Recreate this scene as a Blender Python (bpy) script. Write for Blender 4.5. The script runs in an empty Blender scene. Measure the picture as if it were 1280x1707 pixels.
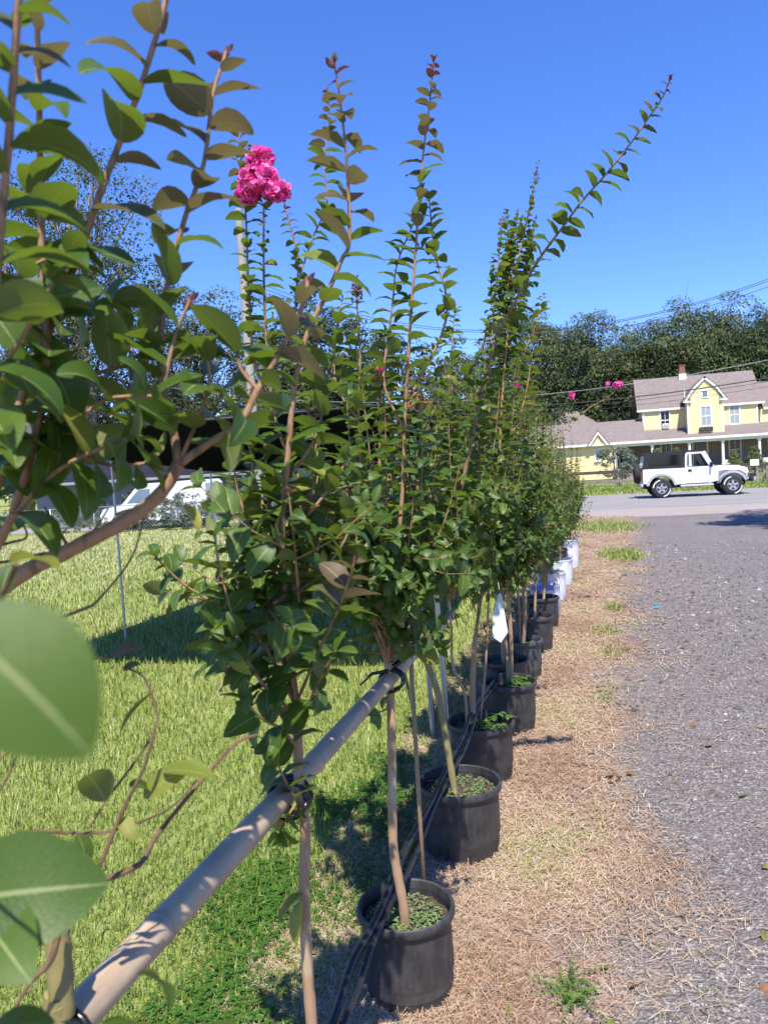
import bpy, math, random
import numpy as np
from mathutils import Vector, Matrix

SC = bpy.context.scene
COL = SC.collection
# ------------------------------------------------------------------ camera
cd = bpy.data.cameras.new('camera')
cam = bpy.data.objects.new('camera', cd); COL.objects.link(cam)
cam.location = (0, 0, 1.7)
cam.rotation_mode = 'QUATERNION'
cam.rotation_quaternion = (Matrix.Rotation(math.radians(15.6), 3, 'Z') @ Matrix.Rotation(math.radians(90-2.97), 3, 'X')
                           @ Matrix.Rotation(math.radians(-3.4), 3, 'Z')).to_quaternion()
cd.sensor_fit = 'VERTICAL'; cd.sensor_height = 36; cd.sensor_width = 36
cd.lens = 36*1280/1707
cd.clip_start = 0.02; cd.clip_end = 2000
cd.dof.use_dof = True; cd.dof.focus_distance = 5.0; cd.dof.aperture_fstop = 7.5
SC.camera = cam
# ------------------------------------------------------------------ sky, sun, exposure
SUN = Vector((0.17, -0.55, 1.0)).normalized()
elev = math.asin(SUN.z)
w = bpy.data.worlds.new('World'); SC.world = w; w.use_nodes = True
nt = w.node_tree; nt.nodes.clear()
sky = nt.nodes.new('ShaderNodeTexSky'); sky.sky_type = 'NISHITA'; sky.sun_disc = False
sky.sun_elevation = elev; sky.sun_rotation = math.atan2(SUN.x, SUN.y)
sky.air_density = 1.0; sky.dust_density = 0.0; sky.ozone_density = 6.0; sky.altitude = 0
bg = nt.nodes.new('ShaderNodeBackground'); bg.inputs[1].default_value = 0.11
wo = nt.nodes.new('ShaderNodeOutputWorld')
hs = nt.nodes.new('ShaderNodeHueSaturation'); hs.inputs['Saturation'].default_value = 1.12
tn = nt.nodes.new('ShaderNodeMix'); tn.data_type = 'RGBA'; tn.blend_type = 'MULTIPLY'; tn.inputs[0].default_value = 1; tn.inputs[7].default_value = (.94, 1.0, 1.42, 1)
nt.links.new(sky.outputs[0], hs.inputs['Color']); nt.links.new(hs.outputs[0], tn.inputs[6])
nt.links.new(tn.outputs[2], bg.inputs[0]); nt.links.new(bg.outputs[0], wo.inputs[0])
sl = bpy.data.lights.new('sun', 'SUN'); sl.energy = 5.0; sl.angle = math.radians(0.5); sl.color = (1, .94, .84)
so = bpy.data.objects.new('sun', sl); COL.objects.link(so)
so.rotation_mode = 'QUATERNION'; so.rotation_quaternion = SUN.to_track_quat('Z', 'Y'); so.location = (10, -20, 40)
SC.view_settings.view_transform = 'Standard'; SC.view_settings.look = 'None'
SC.view_settings.gamma = 1; SC.view_settings.use_curve_mapping = False; SC.view_settings.exposure = 0.75
try:
    SC.cycles.max_bounces = 6; SC.cycles.transparent_max_bounces = 8
    SC.cycles.diffuse_bounces = 3; SC.cycles.glossy_bounces = 2; SC.cycles.transmission_bounces = 4
except Exception: pass

# ------------------------------------------------------------------ materials
MATS = {}
def new_mat(name):
    m = bpy.data.materials.new(name); m.use_nodes = True; m.node_tree.nodes.clear(); MATS[name] = m
    return m, m.node_tree
def N(t, typ, **kw):
    n = t.nodes.new(typ)
    for k, v in kw.items(): setattr(n, k, v)
    return n
def ramp(t, fac, stops, interp='LINEAR'):
    r = N(t, 'ShaderNodeValToRGB'); cr = r.color_ramp; cr.interpolation = interp
    while len(cr.elements) < len(stops): cr.elements.new(.5)
    for e, (p, c) in zip(cr.elements, stops): e.position = p; e.color = (*c, 1)
    if fac is not None: t.links.new(fac, r.inputs[0])
    return r
def noise(t, scale, detail=3, rough=.55, vec=None, coord='Object'):
    n = N(t, 'ShaderNodeTexNoise'); n.inputs['Scale'].default_value = scale
    n.inputs['Detail'].default_value = detail; n.inputs['Roughness'].default_value = rough
    if vec is None:
        tc = N(t, 'ShaderNodeTexCoord'); vec = tc.outputs[coord]
    t.links.new(vec, n.inputs['Vector']); return n
def mixc(t, fac, a, b):
    m = N(t, 'ShaderNodeMix', data_type='RGBA')
    if isinstance(fac, (int, float)): m.inputs[0].default_value = fac
    else: t.links.new(fac, m.inputs[0])
    for i, v in ((6, a), (7, b)):
        if isinstance(v, tuple): m.inputs[i].default_value = (*v, 1)
        else: t.links.new(v, m.inputs[i])
    return m.outputs[2]
def math_n(t, op, a, b=None, c=None):
    m = N(t, 'ShaderNodeMath', operation=op)
    for i, v in enumerate((a, b, c)):
        if v is None: continue
        if isinstance(v, (int, float)): m.inputs[i].default_value = v
        else: t.links.new(v, m.inputs[i])
    return m.outputs[0]
def bump(t, h, strength=.4, dist=.01):
    b = N(t, 'ShaderNodeBump'); b.inputs['Strength'].default_value = strength; b.inputs['Distance'].default_value = dist
    t.links.new(h, b.inputs['Height']); return b.outputs[0]
def finish(t, col, rough=.7, normal=None, metal=0, spec=.5, coat=0, trans=0, alpha=None):
    p = N(t, 'ShaderNodeBsdfPrincipled'); o = N(t, 'ShaderNodeOutputMaterial')
    if isinstance(col, tuple): p.inputs['Base Color'].default_value = (*col, 1)
    else: t.links.new(col, p.inputs['Base Color'])
    if isinstance(rough, (int, float)): p.inputs['Roughness'].default_value = rough
    else: t.links.new(rough, p.inputs['Roughness'])
    p.inputs['Metallic'].default_value = metal; p.inputs['Specular IOR Level'].default_value = spec
    p.inputs['Coat Weight'].default_value = coat
    if normal is not None: t.links.new(normal, p.inputs['Normal'])
    out = p.outputs[0]
    if trans:
        tr = N(t, 'ShaderNodeBsdfTranslucent')
        if isinstance(col, tuple): tr.inputs[0].default_value = (*col, 1)
        else: t.links.new(col, tr.inputs[0])
        mx = N(t, 'ShaderNodeMixShader'); mx.inputs[0].default_value = trans
        t.links.new(out, mx.inputs[1]); t.links.new(tr.outputs[0], mx.inputs[2]); out = mx.outputs[0]
    t.links.new(out, o.inputs[0]); return p
def simple(name, a, b=None, scale=8, rough=.7, metal=0, spec=.5, bumps=0, bdist=.003, coat=0, detail=4, rvar=0):
    """two-tone noisy surface with a little relief"""
    m, t = new_mat(name); b = b or tuple(x*.8 for x in a)
    n = noise(t, scale, detail); c = ramp(t, n.outputs[0], [(.3, a), (.7, b)]).outputs[0]
    nm = None
    if bumps: nm = bump(t, noise(t, scale*5, 3).outputs[0], bumps, bdist)
    r = rough
    if rvar: r = math_n(t, 'MULTIPLY_ADD', n.outputs[0], rvar, rough-rvar/2)
    finish(t, c, r, nm, metal, spec, coat); return m

def leaf_mat(name, top, top2, under, under2, trans=.3, trcol=(.16, .3, .03), rough=.38):
    m, t = new_mat(name)
    oi = N(t, 'ShaderNodeObjectInfo'); at = N(t, 'ShaderNodeAttribute', attribute_name='tint')
    v = math_n(t, 'FRACT', math_n(t, 'ADD', oi.outputs['Random'], at.outputs['Fac']))
    uv = N(t, 'ShaderNodeUVMap'); sep = N(t, 'ShaderNodeSeparateXYZ'); t.links.new(uv.outputs[0], sep.inputs[0])
    av = math_n(t, 'ABSOLUTE', math_n(t, 'SUBTRACT', sep.outputs[1], .5))
    rib = math_n(t, 'LESS_THAN', av, .022)
    # side veins run obliquely from the midrib
    vein = math_n(t, 'SINE', math_n(t, 'MULTIPLY', math_n(t, 'SUBTRACT', sep.outputs[0], math_n(t, 'MULTIPLY', av, .5)), 55.0))
    vein = math_n(t, 'POWER', math_n(t, 'ABSOLUTE', vein), 6)
    blot = noise(t, 60, 3)
    bl = ramp(t, blot.outputs[0], [(.45, (0, 0, 0)), (.75, (1, 1, 1))]).outputs[0]
    tc = mixc(t, v, top, top2)
    tc = mixc(t, math_n(t, 'MULTIPLY', bl, .35), tc, tuple(x*1.7+.01 for x in top2))
    uc = mixc(t, v, under, under2)
    uc = mixc(t, math_n(t, 'MULTIPLY', vein, .25), uc, tuple(min(1, x*1.5) for x in under2))
    geo = N(t, 'ShaderNodeNewGeometry')
    c = mixc(t, geo.outputs['Backfacing'], tc, uc)
    c = mixc(t, math_n(t, 'MULTIPLY', rib, .7), c, (.3, .33, .13))
    p = N(t, 'ShaderNodeBsdfPrincipled'); t.links.new(c, p.inputs['Base Color'])
    t.links.new(math_n(t, 'MULTIPLY_ADD', geo.outputs['Backfacing'], .25, rough), p.inputs['Roughness'])
    p.inputs['Specular IOR Level'].default_value = .35
    t.links.new(bump(t, math_n(t, 'ADD', math_n(t, 'MULTIPLY', vein, .2), blot.outputs[0]), .3, .0012), p.inputs['Normal'])
    tr = N(t, 'ShaderNodeBsdfTranslucent')
    tr.inputs[0].default_value = (*trcol, 1)
    mx = N(t, 'ShaderNodeMixShader'); mx.inputs[0].default_value = trans
    o = N(t, 'ShaderNodeOutputMaterial')
    t.links.new(p.outputs[0], mx.inputs[1]); t.links.new(tr.outputs[0], mx.inputs[2]); t.links.new(mx.outputs[0], o.inputs[0])
    return m
LEAF = [leaf_mat('leaf_green', (.028, .066, .009), (.068, .115, .015), (.105, .135, .030), (.160, .170, .060), .26, (.21, .32, .025), .42),
        leaf_mat('leaf_yellowing', (.13, .17, .02), (.26, .24, .05), (.20, .21, .06), (.30, .27, .09), .35, (.35, .38, .05)),
        leaf_mat('leaf_bronze', (.055, .070, .022), (.085, .060, .030), (.190, .155, .090), (.230, .165, .115), .22, (.26, .22, .07), .5),
        leaf_mat('leaf_dry', (.16, .075, .035), (.22, .11, .055), (.2, .11, .06), (.24, .14, .08), .1, (.2, .1, .04), .8),
        leaf_mat('leaf_red', (.10, .025, .025), (.13, .035, .03), (.16, .06, .05), (.18, .06, .05), .2, (.25, .05, .05), .45)]

def tinted(name, stops, rough=.6, trans=0, spec=.3, attr='tint', bumps=None):
    m, t = new_mat(name)
    at = N(t, 'ShaderNodeAttribute', attribute_name=attr)
    c = ramp(t, at.outputs['Fac'], stops).outputs[0]
    finish(t, c, rough, None, 0, spec, 0, trans); return m
tinted('grass_blade', [(0, (.11, .175, .022)), (.4, (.235, .315, .055)), (.7, (.36, .41, .12)), (.88, (.48, .47, .21)), (1, (.56, .50, .30))], .5, .35, .35)
tinted('clover_leaf', [(0, (.035, .105, .012)), (1, (.085, .19, .025))], .5, .25)
tinted('straw', [(0, (.22, .13, .085)), (.35, (.38, .245, .155)), (.65, (.52, .38, .26)), (.85, (.62, .51, .37)), (.95, (.36, .36, .12)), (1, (.26, .32, .08))], .8, .1, .2)
tinted('stone', [(0, (.05, .045, .043)), (.3, (.11, .098, .094)), (.6, (.19, .172, .164)), (.85, (.32, .29, .275)), (1, (.62, .59, .56))], .85, 0, .25)
tinted('petal', [(0, (.68, .03, .25)), (.5, (.88, .08, .40)), (1, (.95, .25, .55))], .6, .3)
tinted('foliage_oak', [(0, (.045, .062, .022)), (.5, (.085, .115, .038)), (1, (.145, .175, .072))], .6, .25)
tinted('foliage_dark', [(0, (.030, .046, .020)), (.5, (.055, .080, .030)), (1, (.095, .125, .055))], .6, .2)
tinted('foliage_light', [(0, (.065, .090, .024)), (.5, (.115, .145, .045)), (1, (.175, .20, .085))], .6, .25)
tinted('foliage_blue', [(0, (.06, .09, .09)), (.5, (.11, .15, .155)), (1, (.18, .22, .22))], .6, .1)
tinted('foliage_grey', [(0, (.085, .115, .075)), (.5, (.14, .17, .12)), (1, (.20, .23, .17))], .6, .2)
tinted('weed_leaf', [(0, (.05, .12, .015)), (1, (.13, .24, .04))], .5, .25)
tinted('sprout_leaf', [(0, (.10, .17, .05)), (1, (.26, .34, .14))], .5, .25)

def bark(name, a, b, c, scale=14):
    m, t = new_mat(name)
    tc = N(t, 'ShaderNodeTexCoord'); mp = N(t, 'ShaderNodeMapping'); mp.inputs['Scale'].default_value = (1, 1, .25)
    t.links.new(tc.outputs['Object'], mp.inputs[0])
    n = noise(t, scale, 4, .6, mp.outputs[0]); n2 = noise(t, scale*6, 4, .6, mp.outputs[0])
    col = ramp(t, n.outputs[0], [(.36, a), (.44, b), (.56, b), (.62, c)]).outputs[0]
    col = mixc(t, math_n(t, 'MULTIPLY', n2.outputs[0], .45), col, tuple(x*.45 for x in a))
    finish(t, col, .75, bump(t, n2.outputs[0], .5, .002), 0, .25); return m
bark('bark_tan', (.50, .38, .25), (.36, .22, .12), (.21, .17, .10), 13)
bark('bark_stem', (.25, .13, .07), (.40, .23, .13), (.20, .13, .07), 40)
bark('bark_green', (.17, .145, .055), (.27, .22, .09), (.42, .34, .20), 14)
bark('bark_twig', (.10, .06, .035), (.17, .10, .055), (.13, .085, .05), 40)
bark('bark_grey', (.13, .11, .095), (.24, .21, .185), (.17, .15, .13), 4)
def pot_mat():
    m, t = new_mat('pot_plastic')
    tc = N(t, 'ShaderNodeTexCoord'); mp = N(t, 'ShaderNodeMapping'); mp.inputs['Scale'].default_value = (1, 1, .12); t.links.new(tc.outputs['Object'], mp.inputs[0])
    st = noise(t, 45, 4, .6, mp.outputs[0]); bl = noise(t, 11, 5, .65); sp = noise(t, 190, 2, .5)
    c = ramp(t, bl.outputs[0], [(.35, (.026, .026, .027)), (.7, (.058, .056, .055))]).outputs[0]
    c = mixc(t, ramp(t, st.outputs[0], [(.52, (0, 0, 0)), (.75, (.5, .5, .5))]).outputs[0], c, (.10, .097, .095))
    c = mixc(t, ramp(t, sp.outputs[0], [(.68, (0, 0, 0)), (.76, (.8, .8, .8))]).outputs[0], c, (.24, .21, .18))
    finish(t, c, math_n(t, 'MULTIPLY_ADD', bl.outputs[0], .4, .3), bump(t, bl.outputs[0], .15, .004), 0, .45)
pot_mat()
simple('pot_plastic_grey', (.052, .058, .055), (.075, .080, .076), 7, .55, spec=.45, bumps=.15, rvar=.2)
simple('bucket_white', (.66, .68, .72), (.52, .53, .55), 9, .55, bumps=.1)
simple('potting_soil', (.055, .036, .024), (.13, .095, .065), 55, .95, bumps=1.0, bdist=.01)
simple('hose_plastic', (.012, .012, .014), (.02, .02, .022), 30, .35)
simple('strap_plastic', (.010, .010, .012), (.018, .018, .02), 30, .22)
simple('galvanised', (.52, .54, .56), (.40, .42, .44), 12, .38, metal=.75)
simple('shade_cloth', (.012, .013, .022), (.018, .019, .031), 6, 1.0, spec=0, bumps=.4, bdist=.004)
simple('tag_paper', (.62, .66, .62), (.50, .55, .53), 12, .5)
simple('wire', (.02, .02, .022), None, 2, .6)
simple('wire_bare', (.30, .31, .32), None, 2, .5)
simple('pole_wood', (.36, .33, .29), (.27, .245, .215), 3, .85, bumps=.3)
simple('fence_wood', (.17, .13, .10), (.26, .22, .18), 5, .9, bumps=.5)
simple('fence_rail_dark', (.045, .037, .033), (.085, .07, .06), 5, .9, bumps=.5)
simple('fence_wood_grey', (.30, .265, .22), (.22, .19, .16), 5, .9, bumps=.5)
simple('paint_cream', (.80, .66, .36), (.76, .62, .33), 2, .7)
simple('paint_white', (.80, .79, .75), (.74, .73, .70), 3, .6)
simple('paint_taupe', (.26, .21, .18), (.22, .18, .155), 3, .8)
simple('glass_dark', (.006, .007, .008), (.012, .013, .014), 3, .06, spec=.4)
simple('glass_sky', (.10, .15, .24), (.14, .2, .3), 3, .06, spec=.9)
simple('blind', (.5, .5, .47), (.42, .42, .4), 9, .5)
simple('lace_curtain', (.36, .39, .38), (.28, .31, .30), 14, .35, spec=.7)
simple('car_white', (.82, .83, .85), (.79, .80, .82), 2, .28, coat=.6)
simple('car_black_top', (.010, .010, .012), (.016, .016, .018), 8, .6, bumps=.1)
simple('rubber', (.016, .016, .016), (.028, .027, .026), 12, .85)
simple('alloy', (.62, .62, .62), (.5, .5, .5), 5, .3, metal=.8)
simple('flare_silver', (.42, .42, .41), (.36, .36, .35), 5, .45)
simple('underbody', (.014, .014, .015), None, 5, .7)
simple('lamp_red', (.45, .015, .015), None, 5, .25)
simple('lamp_amber', (.7, .25, .03), None, 5, .25)
simple('lamp_clear', (.72, .74, .76), None, 5, .12)
simple('seat_cloth', (.45, .44, .42), (.55, .54, .52), 20, .8)
simple('tyre_letter', (.75, .75, .73), None, 5, .7)
simple('flower_bud', (.13, .035, .03), (.18, .075, .05), 40, .6)
simple('seed_pod', (.30, .15, .06), (.16, .08, .035), 60, .6)
simple('scrap_blue', (.03, .42, .50), None, 5, .4)
simple('blue_label', (.12, .16, .55), (.2, .24, .6), 10, .5)
simple('shed_wall', (.16, .18, .18), (.2, .22, .22), 3, .8)
simple('brick_red', (.33, .12, .085), (.22, .085, .065), 9, .9)
simple('mortar_grey', (.5, .47, .44), None, 9, .9)

def shingle(name, a, b):
    m, t = new_mat(name)
    tc = N(t, 'ShaderNodeTexCoord')
    br = N(t, 'ShaderNodeTexBrick'); br.inputs['Scale'].default_value = 1.0
    br.inputs['Brick Width'].default_value = .3; br.inputs['Row Height'].default_value = .14; br.inputs['Mortar Size'].default_value = .012
    br.inputs['Color1'].default_value = (*a, 1); br.inputs['Color2'].default_value = (*b, 1)
    br.inputs['Mortar'].default_value = (*(x*.5 for x in a), 1)
    t.links.new(tc.outputs['Object'], br.inputs[0])
    n = noise(t, 1.3, 5)
    c = mixc(t, math_n(t, 'MULTIPLY', n.outputs[0], .6), br.outputs[0], tuple(x*.7 for x in b))
    finish(t, c, .95, bump(t, br.outputs[1], .4, .01), 0, .15)
shingle('shingle_brown', (.20, .165, .155), (.27, .225, .21))
shingle('shingle_navy', (.016, .017, .026), (.028, .029, .042))

def driveway_mat():
    """gravel, giving way to dirt under the pots; the boundary wanders with noise"""
    m, t = new_mat('driveway')
    tc = N(t, 'ShaderNodeTexCoord'); sep = N(t, 'ShaderNodeSeparateXYZ'); t.links.new(tc.outputs['Object'], sep.inputs[0])
    big = noise(t, 1.7, 5, .65); mid = noise(t, 7, 4)
    vor = N(t, 'ShaderNodeTexVoronoi'); vor.inputs['Scale'].default_value = 95; t.links.new(tc.outputs['Object'], vor.inputs[0])
    vor2 = N(t, 'ShaderNodeTexVoronoi'); vor2.inputs['Scale'].default_value = 33; t.links.new(tc.outputs['Object'], vor2.inputs[0])
    sv = N(t, 'ShaderNodeSeparateColor'); t.links.new(vor.outputs['Color'], sv.inputs[0])
    g = ramp(t, sv.outputs[0], [(0, (.060, .053, .050)), (.4, (.135, .121, .115)), (.75, (.215, .194, .185)), (.93, (.34, .31, .295)), (1, (.62, .59, .56))]).outputs[0]
    tone = ramp(t, noise(t, .55, 5, .6).outputs[0], [(.3, (.165, .138, .130)), (.7, (.235, .210, .198))]).outputs[0]
    g = mixc(t, .45, g, tone)
    soil = ramp(t, mid.outputs[0], [(.3, (.27, .18, .12)), (.55, (.38, .27, .19)), (.75, (.29, .24, .21))]).outputs[0]
    # boundary: x - 0.055*y - offset, blurred by noise
    e = math_n(t, 'SUBTRACT', sep.outputs[0], math_n(t, 'MULTIPLY', sep.outputs[1], .048))
    e = math_n(t, 'ADD', e, math_n(t, 'MULTIPLY', math_n(t, 'SUBTRACT', big.outputs[0], .5), 1.5))
    e = math_n(t, 'ADD', e, math_n(t, 'MULTIPLY', math_n(t, 'SUBTRACT', mid.outputs[0], .5), .5))
    f = N(t, 'ShaderNodeMapRange'); f.inputs[1].default_value = -.40; f.inputs[2].default_value = .02
    t.links.new(e, f.inputs[0])
    c = mixc(t, f.outputs[0], soil, g)
    h = math_n(t, 'ADD', vor.outputs['Distance'], math_n(t, 'MULTIPLY', vor2.outputs['Distance'], .5))
    finish(t, c, .92, bump(t, h, .9, .012), 0, .2)
driveway_mat()
def road_mat():
    m, t = new_mat('asphalt')
    n = noise(t, .4, 5, .6); f = noise(t, 60, 3)
    c = ramp(t, n.outputs[0], [(.3, (.235, .225, .222)), (.7, (.285, .27, .265))]).outputs[0]
    c = mixc(t, math_n(t, 'MULTIPLY', f.outputs[0], .4), c, (.17, .16, .16))
    finish(t, c, .9, bump(t, f.outputs[0], .4, .01), 0, .2)
    m, t = new_mat('gravel_apron')
    n = noise(t, .9, 6, .7); f = noise(t, 40, 3)
    c = ramp(t, n.outputs[0], [(.3, (.30, .25, .225)), (.7, (.38, .335, .31))]).outputs[0]
    c = mixc(t, math_n(t, 'MULTIPLY', f.outputs[0], .5), c, (.19, .16, .15))
    finish(t, c, .95, bump(t, f.outputs[0], .6, .02), 0, .15)
    m, t = new_mat('ground')
    n = noise(t, .35, 6, .65); f = noise(t, 25, 4, .7)
    c = ramp(t, n.outputs[0], [(.3, (.22, .27, .065)), (.55, (.30, .335, .11)), (.75, (.38, .36, .17))]).outputs[0]
    c = mixc(t, math_n(t, 'MULTIPLY', f.outputs[0], .55), c, (.13, .145, .04))
    finish(t, c, .95, bump(t, f.outputs[0], .8, .03), 0, .1)
road_mat()
def bamboo_mat():
    m, t = new_mat('bamboo')
    tc = N(t, 'ShaderNodeTexCoord'); mp = N(t, 'ShaderNodeMapping'); mp.inputs['Scale'].default_value = (1, .06, 1)
    t.links.new(tc.outputs['Object'], mp.inputs[0])
    n = noise(t, 70, 4, .6, mp.outputs[0]); b = noise(t, 5, 4)
    c = ramp(t, n.outputs[0], [(.3, (.33, .23, .145)), (.7, (.48, .365, .24))]).outputs[0]
    c = mixc(t, ramp(t, b.outputs[0], [(.5, (0, 0, 0)), (.7, (1, 1, 1))]).outputs[0], c, (.25, .20, .155))
    finish(t, c, .5, bump(t, n.outputs[0], .3, .002), 0, .4)
bamboo_mat()

# ------------------------------------------------------------------ mesh helpers
def link(o, parent=None):
    COL.objects.link(o)
    if parent is not None: o.parent = parent
    return o
def worldloc(o):
    p = Vector((0, 0, 0))
    while o is not None: p += o.location; o = o.parent
    return p
def tag(o, label=None, cat=None, group=None, kind=None):
    if label: o['label'] = label
    if cat: o['category'] = cat
    if group: o['group'] = group
    if kind: o['kind'] = kind
    return o
def thing(name, label, cat, loc=(0, 0, 0), group=None):
    o = bpy.data.objects.new(name, None); o.empty_display_size = .1; o.location = loc
    link(o); return tag(o, label, cat, group)
class MB:
    """collects shapes in world coordinates; build() makes ONE mesh object"""
    def __init__(s): s.v = []; s.f = []; s.m = []; s.mi = 0
    def add(s, vs, fs, mi=None):
        k = len(s.v); s.v += [tuple(p) for p in vs]
        for f in fs: s.f.append([i+k for i in f]); s.m.append(s.mi if mi is None else mi)
        return s
    def box(s, x0, x1, y0, y1, z0, z1):
        v = [(x, y, z) for z in (z0, z1) for y in (y0, y1) for x in (x0, x1)]
        return s.add(v, [(0, 2, 3, 1), (4, 5, 7, 6), (0, 1, 5, 4), (2, 6, 7, 3), (0, 4, 6, 2), (1, 3, 7, 5)])
    def bbox(s, x0, x1, y0, y1, z0, z1, b=.01):
        """box with chamfered vertical and horizontal edges"""
        b = min(b, (x1-x0)*.45, (y1-y0)*.45, (z1-z0)*.45)
        def ring(i, z): return [(x0+i, y0, z), (x1-i, y0, z), (x1, y0+i, z), (x1, y1-i, z), (x1-i, y1, z), (x0+i, y1, z), (x0, y1-i, z), (x0, y0+i, z)]
        def inner(z): return [(x0+b, y0+b, z), (x1-b, y0+b, z), (x1-b, y0+b, z), (x1-b, y1-b, z), (x1-b, y1-b, z), (x0+b, y1-b, z), (x0+b, y1-b, z), (x0+b, y0+b, z)]
        r = [inner(z0), ring(b, z0+b), ring(b, z1-b), inner(z1)]
        v = sum(r, []); f = []
        for k in range(3):
            for i in range(8):
                j = (i+1) % 8; f.append((k*8+i, k*8+j, k*8+8+j, k*8+8+i))
        f.append((7, 5, 3, 1)); f.append((24+1, 24+3, 24+5, 24+7))
        return s.add(v, f)
    def prism(s, poly, axis, a, b):
        """extrude a 2-D polygon (the two other axes in order) from a to b along axis 'x','y','z'"""
        n = len(poly)
        def mk(p, c): return (c, p[0], p[1]) if axis == 'x' else ((p[0], c, p[1]) if axis == 'y' else (p[0], p[1], c))
        v = [mk(p, a) for p in poly]+[mk(p, b) for p in poly]
        f = [tuple(range(n))[::-1], tuple(range(n, 2*n))]+[(i, (i+1) % n, n+(i+1) % n, n+i) for i in range(n)]
        return s.add(v, f)
    def tube(s, pts, rad, n=8, cap=True):
        pts = [Vector(p) for p in pts]
        if not hasattr(rad, '__len__'): rad = [rad]*len(pts)
        T = []
        for i in range(len(pts)):
            d = pts[min(i+1, len(pts)-1)]-pts[max(i-1, 0)]
            T.append(d.normalized() if d.length > 1e-9 else Vector((0, 0, 1)))
        a = T[0].orthogonal().normalized(); v = []
        for i, p in enumerate(pts):
            a = (a-T[i]*a.dot(T[i])).normalized(); b = T[i].cross(a)
            for k in range(n):
                an = 2*math.pi*k/n; v.append(p+(a*math.cos(an)+b*math.sin(an))*rad[i])
        f = []
        for i in range(len(pts)-1):
            for k in range(n):
                j = (k+1) % n; f.append((i*n+k, i*n+j, i*n+n+j, i*n+n+k))
        if cap: f.append(tuple(range(n))[::-1]); f.append(tuple(range(len(v)-n, len(v))))
        return s.add(v, f)
    def lathe(s, c, prof, n=32, axis='z', cap0=False, cap1=False):
        """revolve (r, h) pairs round an axis through c"""
        v = []
        for r, h in prof:
            for k in range(n):
                an = 2*math.pi*k/n; q = (r*math.cos(an), r*math.sin(an))
                if axis == 'z': v.append((c[0]+q[0], c[1]+q[1], c[2]+h))
                elif axis == 'y': v.append((c[0]+q[0], c[1]+h, c[2]+q[1]))
                else: v.append((c[0]+h, c[1]+q[0], c[2]+q[1]))
        f = []
        for i in range(len(prof)-1):
            for k in range(n):
                j = (k+1) % n; f.append((i*n+k, i*n+j, i*n+n+j, i*n+n+k))
        if cap0: f.append(tuple(range(n))[::-1])
        if cap1: f.append(tuple(range(len(v)-n, len(v))))
        return s.add(v, f)
    def ball(s, c, r, sq=(1, 1, 1)):
        v = [(0, 0, 1)]; f = []
        for i in (1, 2, 3):
            for k in range(6):
                a = 2*math.pi*k/6+i*.5; t = math.pi*i/4
                v.append((math.sin(t)*math.cos(a), math.sin(t)*math.sin(a), math.cos(t)))
        v.append((0, 0, -1))
        for k in range(6):
            j = (k+1) % 6; f.append((0, 1+k, 1+j)); f.append((19, 13+j, 13+k))
            for i in (0, 1): f.append((1+i*6+k, 7+i*6+k, 7+i*6+j, 1+i*6+j))
        return s.add([(c[0]+x*r*sq[0], c[1]+y*r*sq[1], c[2]+z*r*sq[2]) for x, y, z in v], f)
    def build(s, name, mats, parent=None, smooth=False, angle=None, kind=None):
        me = bpy.data.meshes.new(name); o0 = worldloc(parent) if parent else Vector((0, 0, 0))
        me.from_pydata([(p[0]-o0.x, p[1]-o0.y, p[2]-o0.z) for p in s.v], [], s.f)
        if isinstance(mats, str): mats = [mats]
        for q in mats: me.materials.append(MATS[q])
        if len(mats) > 1: me.polygons.foreach_set('material_index', s.m)
        me.update()
        import bmesh
        bm = bmesh.new(); bm.from_mesh(me); bmesh.ops.recalc_face_normals(bm, faces=bm.faces); bm.to_mesh(me); bm.free()
        if smooth:
            me.polygons.foreach_set('use_smooth', [True]*len(me.polygons))
            if angle: me.set_sharp_from_angle(angle=math.radians(angle))
        o = bpy.data.objects.new(name, me); link(o, parent)
        if kind: o['kind'] = kind
        return o
def raw_mesh(name, V, F4, F3, mats, tint=None, uv=None, mi=None, smooth=False):
    """big mesh from numpy arrays: V (n,3), F4 (a,4), F3 (b,3); tint per vertex"""
    me = bpy.data.meshes.new(name)
    n4, n3 = len(F4), len(F3)
    me.vertices.add(len(V)); me.vertices.foreach_set('co', np.ascontiguousarray(V, np.float32).ravel())
    loops = np.concatenate([np.asarray(F4, np.int32).ravel(), np.asarray(F3, np.int32).ravel()])
    me.loops.add(len(loops)); me.loops.foreach_set('vertex_index', loops)
    st = np.concatenate([np.arange(n4)*4, n4*4+np.arange(n3)*3]).astype(np.int32)
    me.polygons.add(n4+n3); me.polygons.foreach_set('loop_start', st)
    for q in mats: me.materials.append(MATS[q] if isinstance(q, str) else q)
    if mi is not None: me.polygons.foreach_set('material_index', np.ascontiguousarray(mi, np.int32))
    if smooth: me.polygons.foreach_set('use_smooth', np.ones(n4+n3, bool))
    if tint is not None:
        a = me.attributes.new('tint', 'FLOAT', 'POINT'); a.data.foreach_set('value', np.ascontiguousarray(tint, np.float32))
    if uv is not None:
        u = me.uv_layers.new(name='UVMap'); u.data.foreach_set('uv', np.ascontiguousarray(uv[loops], np.float32).ravel())
    me.update(calc_edges=True); me.validate()
    return me
RNG = np.random.default_rng(11)
rnd = random.Random(5)

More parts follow.
